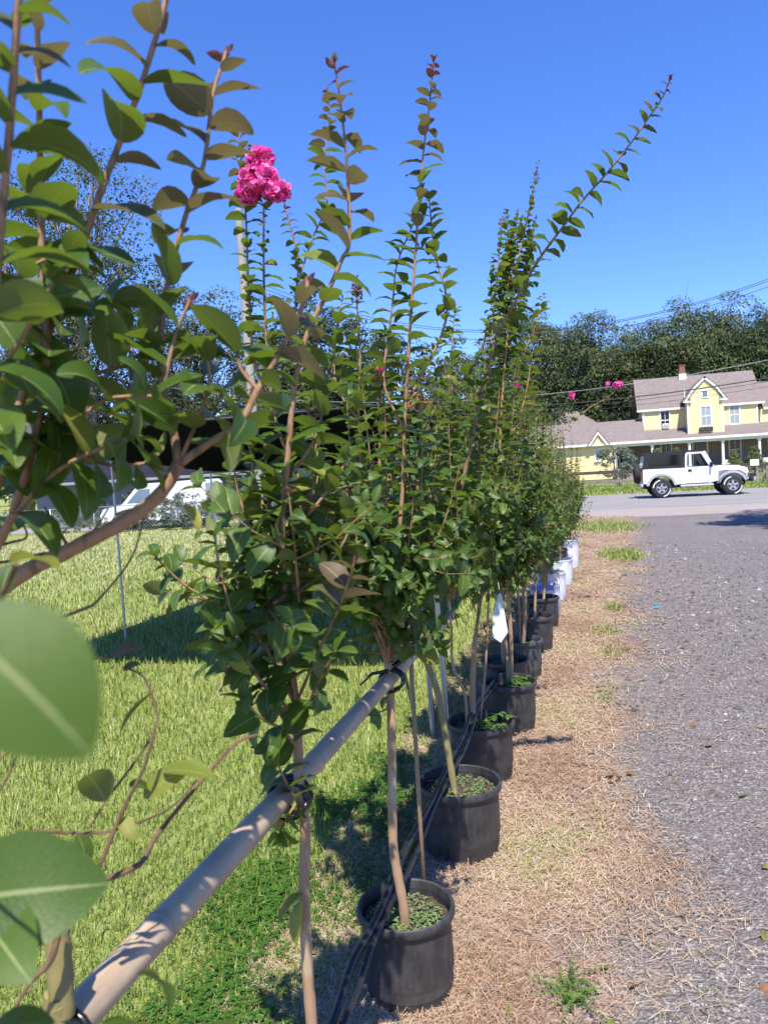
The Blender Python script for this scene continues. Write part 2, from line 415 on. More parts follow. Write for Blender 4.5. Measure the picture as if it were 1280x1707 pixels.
# ------------------------------------------------------------------ ground, driveway, road
def sheet(name, poly, z, mat, kind='structure', bm_div=None):
    b = MB(); b.add([(x, y, z) for x, y in poly], [tuple(range(len(poly)))])
    return tag(b.build(name, mat), kind=kind)
sheet('ground', [(-300, -60), (300, -60), (300, 500), (-300, 500)], -.012, 'ground')
sheet('gravel_driveway', [(-.98, -6), (9, -6), (9, 26.2), (-.3, 26.2), (-.98, 16)], -.004, 'driveway')
sheet('gravel_apron', [(-6, 24.4), (-1.2, 23.6), (1.5, 22.9), (5, 23.2), (14, 22.6), (14, 27.4), (-6, 27.4)], 0.0, 'gravel_apron')
sheet('road', [(-9, 26.9), (90, 26.9), (90, 37.6), (-9, 37.6)], .004, 'asphalt')
sheet('side_road', [(-90, 26.9), (-19.3, 27.2), (-19.3, 31), (-90, 33)], .004, 'gravel_apron')
sheet('footpath', [(-15, 52), (40, 52), (40, 53.4), (-15, 53.4)], .004, 'gravel_apron')

def density_points(n, x0, x1, y0, y1, falloff=2.2, power=2.0):
    """random ground points, thinning with distance from where the path is walked"""
    out = []
    while sum(len(o) for o in out) < n:
        p = np.stack([RNG.uniform(x0, x1, n*3), RNG.uniform(y0, y1, n*3)], 1)
        d = np.hypot(p[:, 0], p[:, 1]); k = np.minimum(1, (falloff/np.maximum(d, .01))**power)
        out.append(p[RNG.random(len(p)) < k])
    return np.concatenate(out)[:n]
def blades(name, P, z0, length, width, lean, mat, tint, up=1.0, seg=True):
    """curved grass blades: one mesh; length/width/tint are arrays"""
    n = len(P); a = RNG.uniform(0, 2*math.pi, n); d = np.stack([np.cos(a), np.sin(a)], 1); s = np.stack([-np.sin(a), np.cos(a)], 1)
    l = length; le = lean
    base = np.column_stack([P, np.full(n, z0) if np.isscalar(z0) else z0])
    def at(f, h, o):
        q = base.copy(); q[:, :2] += d*(l*le*f)[:, None]+s*(width*o)[:, None]; q[:, 2] += h; return q
    hz = l*np.sqrt(np.maximum(.02, 1-le**2))*up
    V = np.stack([at(0, 0, -.5), at(0, 0, .5), at(.35, hz*.6, .42), at(.35, hz*.6, -.42), at(1, hz, 0)], 1).reshape(-1, 3)
    k = np.arange(n)*5
    F4 = np.stack([k, k+1, k+2, k+3], 1); F3 = np.stack([k+3, k+2, k+4], 1)
    t = np.repeat(tint, 5)
    o = bpy.data.objects.new(name, raw_mesh(name, V, F4, F3, [mat], t)); return link(o)
# lawn
P = density_points(235000, -21, -.86, .3, 25.2, 2.0, 1.9)
D = np.hypot(P[:, 0], P[:, 1]); s = np.clip(D/2.6, 1, 9)
patch = .5+.5*np.sin(P[:, 0]*2.1+np.sin(P[:, 1]*1.3)*1.7)*np.sin(P[:, 1]*1.9+P[:, 0]*.8)
keep = ~((P[:, 0] > -1.06) & (RNG.random(len(P)) < .75)) & ~((P[:, 0] > -1.3) & (P[:, 1] > 3.4) & (RNG.random(len(P)) < .55))
P, D, s, patch = P[keep], D[keep], s[keep], patch[keep]
tint = np.clip(RNG.normal(.42, .2, len(P))+.16*(patch-.5)+.022*(D-3), 0, .98)
g = blades('lawn_grass', P, -.012, RNG.uniform(.03, .075, len(P))*np.clip(s**.35, 1, 1.8), .0032*s*RNG.uniform(.7, 1.3, len(P)), RNG.uniform(.2, .95, len(P)), 'grass_blade', tint)
tag(g, 'short mown sunlit lawn grass beside the potted row', 'grass', kind='stuff')
# verge across the road
P = np.stack([RNG.uniform(-14, 22, 28000), RNG.uniform(37.7, 51.5, 28000)], 1)
g = blades('verge_grass', P, -.01, RNG.uniform(.08, .17, len(P)), np.full(len(P), .045), RNG.uniform(.1, .8, len(P)), 'grass_blade', np.clip(RNG.normal(.45, .22, len(P)), 0, 1))
tag(g, 'grass verge under the rail fence across the road', 'grass', kind='stuff')
# green tufts on the driveway edge
tp = []
for cx, cy, r, n in [(.25, 19.6, .55, 1500), (-.1, 20.6, .6, 1300), (.33, 14.1, .30, 900), (.45, 13.6, .2, 300), (.12, 9.0, .09, 120), (.02, 7.8, .12, 120), (.05, 6.9, .1, 90), (-.02, 5.6, .1, 80), (-.3, 3.1, .12, 90), (-.1, 3.6, .1, 60), (-.42, 2.5, .15, 60)]:
    tp.append(np.stack([RNG.normal(cx, r*.6, n), RNG.normal(cy, r*1.2, n)], 1))
P = np.concatenate(tp); D = np.hypot(P[:, 0], P[:, 1])
g = blades('driveway_grass', P, -.006, RNG.uniform(.03, .07, len(P))*np.clip(D/6, 1, 1.8), .0030*np.clip(D/2.5, 1, 5), RNG.uniform(.2, .9, len(P)), 'grass_blade', np.clip(RNG.normal(.45, .25, len(P)), 0, 1))
tag(g, 'scattered green grass tufts along the gravel edge', 'grass', kind='stuff')
# clover in the shade between lawn and pots
n = 9000
P = np.stack([np.clip(RNG.normal(-1.22, .22, n), -1.9, -.86), RNG.uniform(1.5, 4.3, n)], 1)
P = P[(np.sin(P[:, 0]*9+P[:, 1]*3)+np.sin(P[:, 1]*7.3)+RNG.normal(0, .7, n)) > -.1]; n = len(P)
V = []; F4 = []; tt = []
for j in range(3):
    a = RNG.uniform(0, .5, n)+j*2.094; r = RNG.uniform(.006, .011, n); z = RNG.uniform(.02, .05, n) if j == 0 else z
    ca, sa = np.cos(a), np.sin(a); q = []
    for (u, v_, h) in ((0, 0, 0), (1, .75, .2), (1.7, 0, .1), (1, -.75, .2)):
        q.append(np.stack([P[:, 0]+r*(u*ca-v_*sa), P[:, 1]+r*(u*sa+v_*ca), z-.012+h*r], 1))
    V.append(np.stack(q, 1).reshape(-1, 3)); k = np.arange(n)*4+j*n*4
    F4.append(np.stack([k, k+1, k+2, k+3], 1)); tt.append(np.repeat(RNG.random(n), 4))
tag(link(bpy.data.objects.new('clover', raw_mesh('clover', np.concatenate(V), np.concatenate(F4), np.zeros((0, 3), int), ['clover_leaf'], np.concatenate(tt)))), 'patch of round clover leaves in the shade beside the pots', 'clover', kind='stuff')
# dry straw on the strip under the pots
P = density_points(135000, -1.25, 1.5, .6, 24, 2.6, 1.7)
e = P[:, 0]-.048*P[:, 1]+.33*np.sin(P[:, 0]*3.1+P[:, 1]*2.3)*np.sin(P[:, 1]*1.1+1)+RNG.normal(0, .16, len(P))
P = P[(e < -.22) | (RNG.random(len(P)) < .045*np.exp(-np.maximum(0, e)*2)+.004)]
D = np.hypot(P[:, 0], P[:, 1]); s = np.clip(D/2.6, 1, 7)
n = len(P); a = RNG.uniform(0, 2*math.pi, n); L = RNG.uniform(.025, .10, n)*np.clip(s**.4, 1, 2); wd = .00085*s*RNG.uniform(.6, 1.5, n)
d = np.stack([np.cos(a), np.sin(a)], 1); sd = np.stack([-np.sin(a), np.cos(a)], 1); bend = RNG.normal(0, .18, n)*L; z = RNG.uniform(.000, .012, n)
zt = z+np.abs(RNG.normal(0, .010, n))
V = []
for f, b_, o, zz in ((-.5, 0, -1, z), (-.5, 0, 1, z), (0, 1, 1, zt), (0, 1, -1, zt), (.5, 0, -.6, z), (.5, 0, .6, z)):
    V.append(np.column_stack([P+d*(L*f)[:, None]+sd*(bend*b_+wd*o)[:, None], zz]))
V = np.stack(V, 1).reshape(-1, 3); k = np.arange(n)*6
F4 = np.concatenate([np.stack([k, k+1, k+2, k+3], 1), np.stack([k+3, k+2, k+5, k+4], 1)])
tn = np.clip(RNG.beta(2.2, 2.0, n)+.25*(np.sin(P[:, 0]*5)*np.sin(P[:, 1]*3.3)), 0, 1)
tag(link(bpy.data.objects.new('straw_litter', raw_mesh('straw_litter', V, F4, np.zeros((0, 3), int), ['straw'], np.repeat(tn, 6)))), 'dry brown grass clippings matted on the ground under the pots', 'straw', kind='stuff')
# loose stones on the driveway
n = 62000
P = density_points(n, -.9, 6, .8, 16, 2.4, 1.9)
e = P[:, 0]-.048*P[:, 1]+.33*np.sin(P[:, 0]*3.1+P[:, 1]*2.3)*np.sin(P[:, 1]*1.1+1)+RNG.normal(0, .15, len(P))
P = P[(e > -.32) | (RNG.random(len(P)) < .12)]; n = len(P)
D = np.hypot(P[:, 0], P[:, 1]); s = np.clip(D/3, 1, 3)
r = RNG.lognormal(math.log(.0042), .38, n)*s; oc = np.array([(1, 0, 0), (0, 1, 0), (-1, 0, 0), (0, -1, 0), (0, 0, .75), (0, 0, -.5)])
F = np.array([(0, 1, 4), (1, 2, 4), (2, 3, 4), (3, 0, 4)])
V = oc[None]*RNG.uniform(.55, 1.35, (n, 6, 3)); a = RNG.uniform(0, 6.28, n); ca, sa = np.cos(a)[:, None], np.sin(a)[:, None]
V = np.stack([V[..., 0]*ca-V[..., 1]*sa, V[..., 0]*sa+V[..., 1]*ca, V[..., 2]], 2)*r[:, None, None]
V += np.column_stack([P, r*.15-.004])[:, None]
F3 = (np.arange(n)*6)[:, None, None]+F[None]
tag(link(bpy.data.objects.new('loose_gravel', raw_mesh('loose_gravel', V.reshape(-1, 3), np.zeros((0, 4), int), F3.reshape(-1, 3), ['stone'], np.repeat(np.clip(RNG.beta(1.8, 2.6, n), 0, 1), 6)))), 'loose grey and white stones of the gravel driveway', 'gravel', kind='stuff')

# ------------------------------------------------------------------ measured positions (metres)
SHOOTS=[
 (0,'t',0.0165,0.0145,0,0.1,0.8,[(-0.656,0.747,1.018),(-0.651,0.751,1.069),(-0.651,0.755,1.134),(-0.654,0.757,1.185)]),
 (0,'b',0.012,0.0085,0,0.1,0.8,[(-0.652,0.756,1.163),(-0.681,0.754,1.176),(-0.765,0.743,1.296),(-0.799,0.746,1.428),(-0.789,0.76,1.515),(-0.707,0.792,1.592),(-0.637,0.82,1.627),(-0.574,0.845,1.658),(-0.535,0.863,1.688),(-0.513,0.877,1.725)]),
 (0,'s',0.007,0.003,0.066,0.22,0.62,[(-0.787,0.758,1.516),(-0.744,0.776,1.617),(-0.719,0.787,1.697),(-0.694,0.798,1.777),(-0.673,0.807,1.835),(-0.641,0.82,1.907),(-0.606,0.834,1.987),(-0.578,0.846,2.059),(-0.554,0.856,2.117),(-0.521,0.869,2.196),(-0.489,0.883,2.291),(-0.476,0.889,2.342)]),
 (0,'s',0.006,0.003,0.06,0.3,0.9,[(-0.675,0.631,1.47),(-0.632,0.624,1.658),(-0.566,0.622,1.82),(-0.521,0.614,1.976),(-0.488,0.598,2.061),(-0.457,0.583,2.154)]),
 (0,'s',0.006,0.003,0.055,0.25,0.8,[(-0.76,0.769,1.573),(-0.692,0.784,1.673),(-0.64,0.799,1.831),(-0.631,0.802,2.003),(-0.622,0.802,2.122),(-0.614,0.8,2.21),(-0.607,0.799,2.304)]),
 (0,'s',0.006,0.0022,0.06,0.12,0.45,[(-0.513,0.877,1.725),(-0.522,0.887,1.768),(-0.538,0.897,1.831),(-0.544,0.909,1.896),(-0.532,0.927,1.984),(-0.515,0.946,2.058),(-0.493,0.967,2.133),(-0.482,0.985,2.227),(-0.466,1.004,2.292)]),
 (0,'s',0.006,0.003,0.062,0.2,0.55,[(-0.513,0.877,1.725),(-0.482,0.89,1.746),(-0.438,0.907,1.774),(-0.415,0.919,1.815),(-0.393,0.931,1.853),(-0.361,0.947,1.914),(-0.35,0.955,1.953)]),
 (0,'s',0.003,0.002,0.062,0.2,0.9,[(-0.52,0.87,1.827),(-0.511,0.875,1.865),(-0.498,0.88,1.902),(-0.484,0.886,1.931)]),
 (0,'s',0.004,0.002,0.062,0.2,1.1,[(-0.744,0.776,1.617),(-0.657,0.787,1.701),(-0.602,0.787,1.734),(-0.526,0.792,1.758)]),
 (0,'s',0.003,0.002,0.062,0.2,1.1,[(-0.673,0.807,1.835),(-0.645,0.832,1.827),(-0.611,0.859,1.846),(-0.564,0.891,1.872)]),
 (0,'s',0.003,0.002,0.065,0.2,1.1,[(-0.675,0.805,1.798),(-0.615,0.81,1.786),(-0.565,0.815,1.808),(-0.504,0.822,1.807)]),
 (0,'s',0.003,0.002,0.066,0.15,1.1,[(-0.708,0.772,1.748),(-0.669,0.789,1.764),(-0.624,0.806,1.75),(-0.578,0.823,1.729),(-0.535,0.84,1.728)]),
 (0,'s',0.003,0.002,0.06,0.2,1.1,[(-0.641,0.82,1.907),(-0.625,0.851,1.926),(-0.595,0.887,1.944)]),
 (0,'s',0.003,0.002,0.066,0.1,1.1,[(-0.686,0.754,1.887),(-0.657,0.765,1.941),(-0.622,0.777,1.967),(-0.587,0.787,1.979)]),
 (0,'s',0.003,0.002,0.066,0.1,1.1,[(-0.658,0.704,1.784),(-0.618,0.701,1.833),(-0.58,0.696,1.867),(-0.535,0.694,1.918)]),
 (0,'s',0.003,0.002,0.066,0.2,1.1,[(-0.513,0.877,1.725),(-0.487,0.887,1.78),(-0.47,0.894,1.825),(-0.472,0.896,1.864)]),
 (0,'s',0.003,0.002,0.058,0.2,1.1,[(-0.415,0.919,1.815),(-0.436,0.915,1.847),(-0.438,0.917,1.886)]),
 (0,'b',0.003,0.002,0,0.1,0.8,[(-0.481,0.483,1.583),(-0.434,0.472,1.622),(-0.402,0.457,1.65)]),
 (0,'b',0.0022,0.0011,0,0.1,0.8,[(-0.736,0.778,1.624),(-0.721,0.79,1.616),(-0.683,0.81,1.622),(-0.652,0.828,1.627),(-0.639,0.841,1.64),(-0.625,0.854,1.65),(-0.613,0.867,1.675)]),
 (0,'b',0.0022,0.0011,0,0.1,0.8,[(-0.668,0.792,1.538),(-0.626,0.818,1.551),(-0.615,0.834,1.56),(-0.58,0.86,1.609),(-0.569,0.879,1.662)]),
 (0,'b',0.0022,0.0011,0,0.1,0.8,[(-0.728,0.781,1.634),(-0.715,0.802,1.639),(-0.705,0.822,1.644),(-0.722,0.836,1.663)]),
 (0,'b',0.0022,0.0011,0,0.1,0.8,[(-0.635,0.807,1.636),(-0.666,0.826,1.662),(-0.693,0.845,1.681)]),
 (0,'b',0.0052,0.0022,0,0.1,0.8,[(-0.652,0.757,1.178),(-0.643,0.785,1.193),(-0.629,0.815,1.201),(-0.595,0.85,1.209),(-0.586,0.879,1.234),(-0.544,0.919,1.287),(-0.503,0.958,1.333),(-0.483,0.989,1.335)]),
 (0,'b',0.003,0.0013,0,0.1,0.8,[(-0.625,0.786,1.205),(-0.602,0.803,1.263),(-0.59,0.816,1.297),(-0.567,0.833,1.345),(-0.556,0.846,1.391),(-0.556,0.854,1.408),(-0.574,0.859,1.453),(-0.604,0.858,1.467)]),
 (0,'b',0.0028,0.0012,0,0.1,0.8,[(-0.705,0.716,1.284),(-0.679,0.745,1.295),(-0.63,0.779,1.282),(-0.6,0.808,1.273),(-0.545,0.844,1.287),(-0.517,0.875,1.315)]),
 (0,'b',0.005,0.0015,0,0.1,0.8,[(-0.628,0.733,1.195),(-0.63,0.717,1.161),(-0.645,0.698,1.144),(-0.656,0.68,1.12)]),
 (0,'b',0.0016,0.001,0,0.1,0.8,[(-0.63,0.64,1.411),(-0.611,0.664,1.429),(-0.597,0.686,1.445),(-0.583,0.707,1.448)]),
 (0,'b',0.0016,0.001,0,0.1,0.8,[(-0.638,0.636,1.368),(-0.622,0.659,1.391),(-0.611,0.681,1.429),(-0.599,0.703,1.449)]),
 (0,'b',0.002,0.0012,0,0.1,0.8,[(-0.575,0.861,1.369),(-0.596,0.836,1.334),(-0.609,0.814,1.312),(-0.622,0.792,1.283)]),
 (0,'b',0.002,0.0008,0,0.1,0.8,[(-0.544,0.411,1.526),(-0.41,0.334,1.605),(-0.281,0.255,1.648),(-0.173,0.168,1.667)]),
 (1,'t',0.0135,0.01,0,0.1,0.8,[(-0.626,1.434,0.304),(-0.627,1.443,0.534),(-0.63,1.448,0.687),(-0.628,1.454,0.84),(-0.619,1.46,0.967),(-0.626,1.459,1.044),(-0.624,1.462,1.145),(-0.622,1.464,1.221)]),
 (1,'s',0.008,0.0018,0.07,0.12,0.72,[(-0.622,1.464,1.221),(-0.629,1.462,1.386),(-0.63,1.463,1.573),(-0.607,1.47,1.745),(-0.584,1.476,1.89),(-0.553,1.481,1.985),(-0.503,1.491,2.075),(-0.473,1.494,2.131),(-0.454,1.492,2.166),(-0.45,1.491,2.286),(-0.45,1.487,2.362),(-0.453,1.481,2.43),(-0.459,1.475,2.508)]),
 (1,'s',0.006,0.002,0.06,0.2,1.1,[(-0.622,1.464,1.221),(-0.653,1.469,1.372),(-0.662,1.482,1.572),(-0.666,1.493,1.698),(-0.672,1.5,1.774)]),
 (1,'s',0.004,0.0018,0.055,0.1,1.1,[(-0.622,1.464,1.221),(-0.685,1.434,1.379),(-0.767,1.395,1.46),(-0.802,1.366,1.496),(-0.822,1.341,1.53),(-0.837,1.318,1.565)]),
 (1,'s',0.004,0.002,0.065,0.2,0.7,[(-0.621,1.465,1.233),(-0.568,1.446,1.327),(-0.525,1.422,1.394),(-0.485,1.398,1.458),(-0.446,1.374,1.536)]),
 (1,'s',0.004,0.002,0.065,0.1,1.1,[(-0.624,1.46,1.159),(-0.653,1.43,1.231),(-0.675,1.402,1.307),(-0.697,1.372,1.357),(-0.721,1.341,1.388)]),
 (1,'s',0.004,0.002,0.068,0.1,1.1,[(-0.623,1.459,1.134),(-0.633,1.407,1.195),(-0.646,1.354,1.231),(-0.661,1.301,1.289)]),
 (1,'s',0.003,0.002,0.06,0.2,1.1,[(-0.623,1.462,1.196),(-0.578,1.443,1.254),(-0.541,1.422,1.309),(-0.505,1.4,1.357)]),
 (1,'s',0.004,0.002,0.06,0.1,1.1,[(-0.633,1.47,1.384),(-0.671,1.452,1.501),(-0.699,1.434,1.554),(-0.721,1.418,1.605),(-0.737,1.403,1.644)]),
 (1,'s',0.004,0.002,0.06,0.1,1.1,[(-0.64,1.474,1.497),(-0.696,1.464,1.6),(-0.717,1.461,1.664),(-0.726,1.462,1.727)]),
 (1,'s',0.004,0.002,0.06,0.1,1.1,[(-0.637,1.479,1.572),(-0.574,1.499,1.63),(-0.523,1.517,1.69),(-0.497,1.527,1.738)]),
 (1,'s',0.004,0.002,0.06,0.1,0.9,[(-0.619,1.49,1.696),(-0.57,1.515,1.768),(-0.545,1.533,1.842),(-0.534,1.547,1.918)]),
 (1,'s',0.004,0.002,0.058,0.1,0.9,[(-0.637,1.479,1.572),(-0.683,1.478,1.674),(-0.699,1.488,1.801),(-0.692,1.501,1.889)]),
 (1,'s',0.004,0.002,0.06,0.1,1.1,[(-0.636,1.472,1.447),(-0.565,1.488,1.493),(-0.506,1.501,1.565),(-0.484,1.504,1.626)]),
 (1,'s',0.003,0.0015,0.05,0.1,1.1,[(-0.624,1.453,1.034),(-0.639,1.422,1.009),(-0.648,1.392,0.985)]),
 (1,'s',0.003,0.0015,0.05,0.1,1.1,[(-0.624,1.453,1.021),(-0.641,1.423,1.083),(-0.644,1.397,1.131),(-0.646,1.371,1.165)]),
 (2,'t',0.017,0.0125,0,0.1,0.8,[(-0.657,2.309,0.296),(-0.671,2.311,0.403),(-0.681,2.314,0.519),(-0.672,2.332,0.808),(-0.669,2.343,1.001),(-0.673,2.347,1.088)]),
 (2,'b',0.01,0.008,0,0.1,0.8,[(-0.673,2.347,1.088),(-0.699,2.344,1.176),(-0.723,2.343,1.274),(-0.735,2.345,1.371)]),
 (2,'s',0.008,0.002,0.072,0.3,0.72,[(-0.673,2.347,1.088),(-0.632,2.367,1.385),(-0.596,2.385,1.671),(-0.581,2.393,1.862),(-0.561,2.401,2.051),(-0.544,2.407,2.201),(-0.522,2.414,2.369),(-0.503,2.422,2.536),(-0.482,2.428,2.683),(-0.456,2.436,2.83),(-0.432,2.443,2.978)]),
 (2,'s',0.005,0.002,0.06,0.1,1.1,[(-0.582,2.391,1.824),(-0.64,2.383,1.98),(-0.619,2.398,2.132),(-0.601,2.409,2.246),(-0.583,2.42,2.36),(-0.526,2.443,2.49)]),
 (2,'s',0.005,0.002,0.055,0.2,1.1,[(-0.554,2.427,1.958),(-0.464,2.469,2.127),(-0.442,2.489,2.243),(-0.474,2.497,2.403),(-0.486,2.511,2.581)]),
 (2,'s',0.007,0.003,0.062,0.15,1.1,[(-0.735,2.345,1.371),(-0.806,2.309,1.532),(-0.901,2.265,1.691),(-0.956,2.235,1.882),(-0.961,2.218,2.067),(-0.954,2.205,2.247),(-0.94,2.191,2.386),(-0.924,2.177,2.513)]),
 (2,'s',0.005,0.0018,0.05,0.2,0.7,[(-0.957,2.238,1.883),(-1.008,2.223,2.072),(-1.012,2.224,2.294),(-1.007,2.227,2.513),(-1.009,2.225,2.695),(-1.01,2.222,2.819)]),
 (2,'s',0.006,0.002,0.055,0.15,0.9,[(-0.735,2.345,1.371),(-0.809,2.325,1.569),(-0.853,2.312,1.764),(-0.885,2.305,1.995),(-0.897,2.302,2.184),(-0.876,2.307,2.37),(-0.89,2.299,2.481),(-0.901,2.289,2.544)]),
 (2,'s',0.003,0.0016,0.045,0.1,0.7,[(-0.879,2.304,2.313),(-0.83,2.32,2.442),(-0.778,2.336,2.55),(-0.78,2.338,2.681),(-0.755,2.348,2.809),(-0.759,2.348,2.901)]),
 (2,'s',0.006,0.002,0.06,0.15,1.1,[(-0.735,2.345,1.371),(-0.731,2.353,1.583),(-0.726,2.366,1.872),(-0.713,2.376,2.062),(-0.712,2.378,2.177),(-0.713,2.379,2.272)]),
 (2,'s',0.006,0.002,0.06,0.15,1.1,[(-0.735,2.345,1.371),(-0.666,2.382,1.559),(-0.674,2.398,1.753),(-0.653,2.422,1.946),(-0.647,2.442,2.142)]),
 (2,'s',0.004,0.002,0.06,0.15,1.1,[(-0.723,2.343,1.274),(-0.789,2.289,1.38),(-0.825,2.244,1.501),(-0.825,2.207,1.597)]),
 (2,'s',0.005,0.002,0.06,0.15,1.1,[(-0.699,2.344,1.176),(-0.574,2.365,1.365),(-0.507,2.368,1.515),(-0.469,2.362,1.665)]),
 (2,'s',0.003,0.002,0.06,0.3,1.1,[(-0.673,2.347,1.088),(-0.582,2.353,1.174),(-0.531,2.343,1.176),(-0.491,2.328,1.142)]),
 (2,'s',0.003,0.0015,0.05,0.2,1.1,[(-0.672,2.34,0.943),(-0.718,2.29,0.938),(-0.743,2.249,0.979)]),
 (2,'s',0.003,0.0015,0.045,0.2,1.1,[(-0.683,2.346,1.117),(-0.746,2.293,1.139),(-0.79,2.244,1.141)]),
 (2,'s',0.004,0.002,0.06,0.1,1.1,[(-0.726,2.364,1.871),(-0.795,2.365,1.992),(-0.793,2.388,2.149),(-0.773,2.414,2.267)]),
 (3,'t',0.017,0.012,0,0.1,0.8,[(-0.667,3.272,0.275),(-0.686,3.276,0.444),(-0.722,3.281,0.725),(-0.773,3.277,0.914),(-0.746,3.296,1.125),(-0.679,3.324,1.306)]),
 (3,'s',0.009,0.0018,0.078,0.25,0.88,[(-0.679,3.324,1.306),(-0.598,3.31,1.517),(-0.515,3.3,1.799),(-0.448,3.284,2.048),(-0.372,3.267,2.24),(-0.302,3.244,2.352),(-0.234,3.221,2.455),(-0.168,3.195,2.536),(-0.093,3.172,2.614),(-0.009,3.152,2.704),(0.084,3.134,2.786),(0.174,3.116,2.876),(0.251,3.094,2.963),(0.292,3.059,3.005),(0.315,3.019,3.046)]),
 (3,'s',0.006,0.002,0.06,0.15,1.1,[(-0.679,3.324,1.306),(-0.639,3.354,1.649),(-0.607,3.38,1.966),(-0.593,3.398,2.23),(-0.573,3.412,2.388)]),
 (3,'s',0.009,0.003,0.066,0.3,1.1,[(-0.746,3.296,1.125),(-0.783,3.265,1.396),(-0.737,3.26,1.709),(-0.67,3.257,1.937),(-0.555,3.26,2.043),(-0.451,3.261,2.172),(-0.412,3.244,2.29)]),
 (3,'s',0.006,0.002,0.062,0.15,1.1,[(-0.679,3.324,1.306),(-0.527,3.38,1.562),(-0.491,3.403,1.799),(-0.433,3.428,1.955),(-0.438,3.436,2.141)]),
 (3,'s',0.006,0.002,0.06,0.15,1.1,[(-0.679,3.324,1.306),(-0.757,3.317,1.577),(-0.862,3.301,1.822),(-0.865,3.311,2.035)]),
 (4,'t',0.019,0.014,0,0.1,0.8,[(-0.714,4.141,0.254),(-0.714,4.153,0.469),(-0.697,4.167,0.651),(-0.685,4.177,0.766)]),
 (4,'t',0.009,0.006,0,0.1,0.8,[(-0.744,4.081,0.263),(-0.745,4.091,0.454),(-0.801,4.085,0.621),(-0.802,4.095,0.818),(-0.805,4.107,1.048)]),
 (4,'t',0.008,0.006,0,0.1,0.8,[(-0.689,4.201,0.268),(-0.65,4.227,0.551),(-0.627,4.246,0.785),(-0.607,4.264,1.019)]),
 (4,'s',0.01,0.002,0.062,0.2,0.85,[(-0.685,4.177,0.766),(-0.59,4.238,1.291),(-0.525,4.284,1.686),(-0.482,4.326,2.116),(-0.434,4.365,2.481),(-0.375,4.406,2.813),(-0.325,4.437,3.012),(-0.283,4.465,3.179),(-0.239,4.494,3.38)]),
 (4,'s',0.008,0.002,0.058,0.25,0.9,[(-0.589,4.232,1.291),(-0.57,4.273,1.755),(-0.554,4.309,2.154),(-0.517,4.35,2.521),(-0.479,4.387,2.822),(-0.447,4.42,3.084)]),
 (4,'s',0.006,0.002,0.058,0.1,0.9,[(-0.485,4.358,2.119),(-0.435,4.401,2.42),(-0.418,4.433,2.692),(-0.383,4.469,2.929),(-0.344,4.502,3.1)]),
 (4,'s',0.006,0.002,0.058,0.1,0.9,[(-0.534,4.335,1.954),(-0.474,4.396,2.29),(-0.457,4.443,2.598),(-0.43,4.49,2.84),(-0.418,4.529,3.018)]),
 (4,'s',0.006,0.002,0.06,0.1,0.9,[(-0.524,4.271,1.686),(-0.383,4.346,2.01),(-0.325,4.393,2.275),(-0.303,4.426,2.444)]),
 (4,'s',0.004,0.0015,0.056,0.05,0.92,[(-0.498,4.37,2.422),(-0.463,4.431,2.73),(-0.434,4.485,2.941),(-0.435,4.531,3.156)]),
 (4,'s',0.004,0.0015,0.056,0.05,0.92,[(-0.455,4.375,2.285),(-0.392,4.442,2.556),(-0.353,4.499,2.765),(-0.32,4.554,2.977)]),
 (4,'s',0.004,0.0015,0.056,0.05,0.92,[(-0.493,4.357,2.153),(-0.508,4.402,2.428),(-0.536,4.441,2.64),(-0.517,4.494,2.886)]),
 (4,'s',0.004,0.0015,0.056,0.05,0.92,[(-0.433,4.388,2.418),(-0.373,4.454,2.691),(-0.321,4.515,2.9),(-0.271,4.575,3.112)]),
 (4,'s',0.004,0.0015,0.056,0.05,0.92,[(-0.46,4.388,2.554),(-0.421,4.447,2.795),(-0.39,4.499,2.972),(-0.373,4.549,3.152)]),
 (4,'s',0.004,0.0015,0.056,0.05,0.92,[(-0.41,4.384,2.215),(-0.323,4.454,2.417),(-0.27,4.51,2.555),(-0.251,4.556,2.664)]),
]
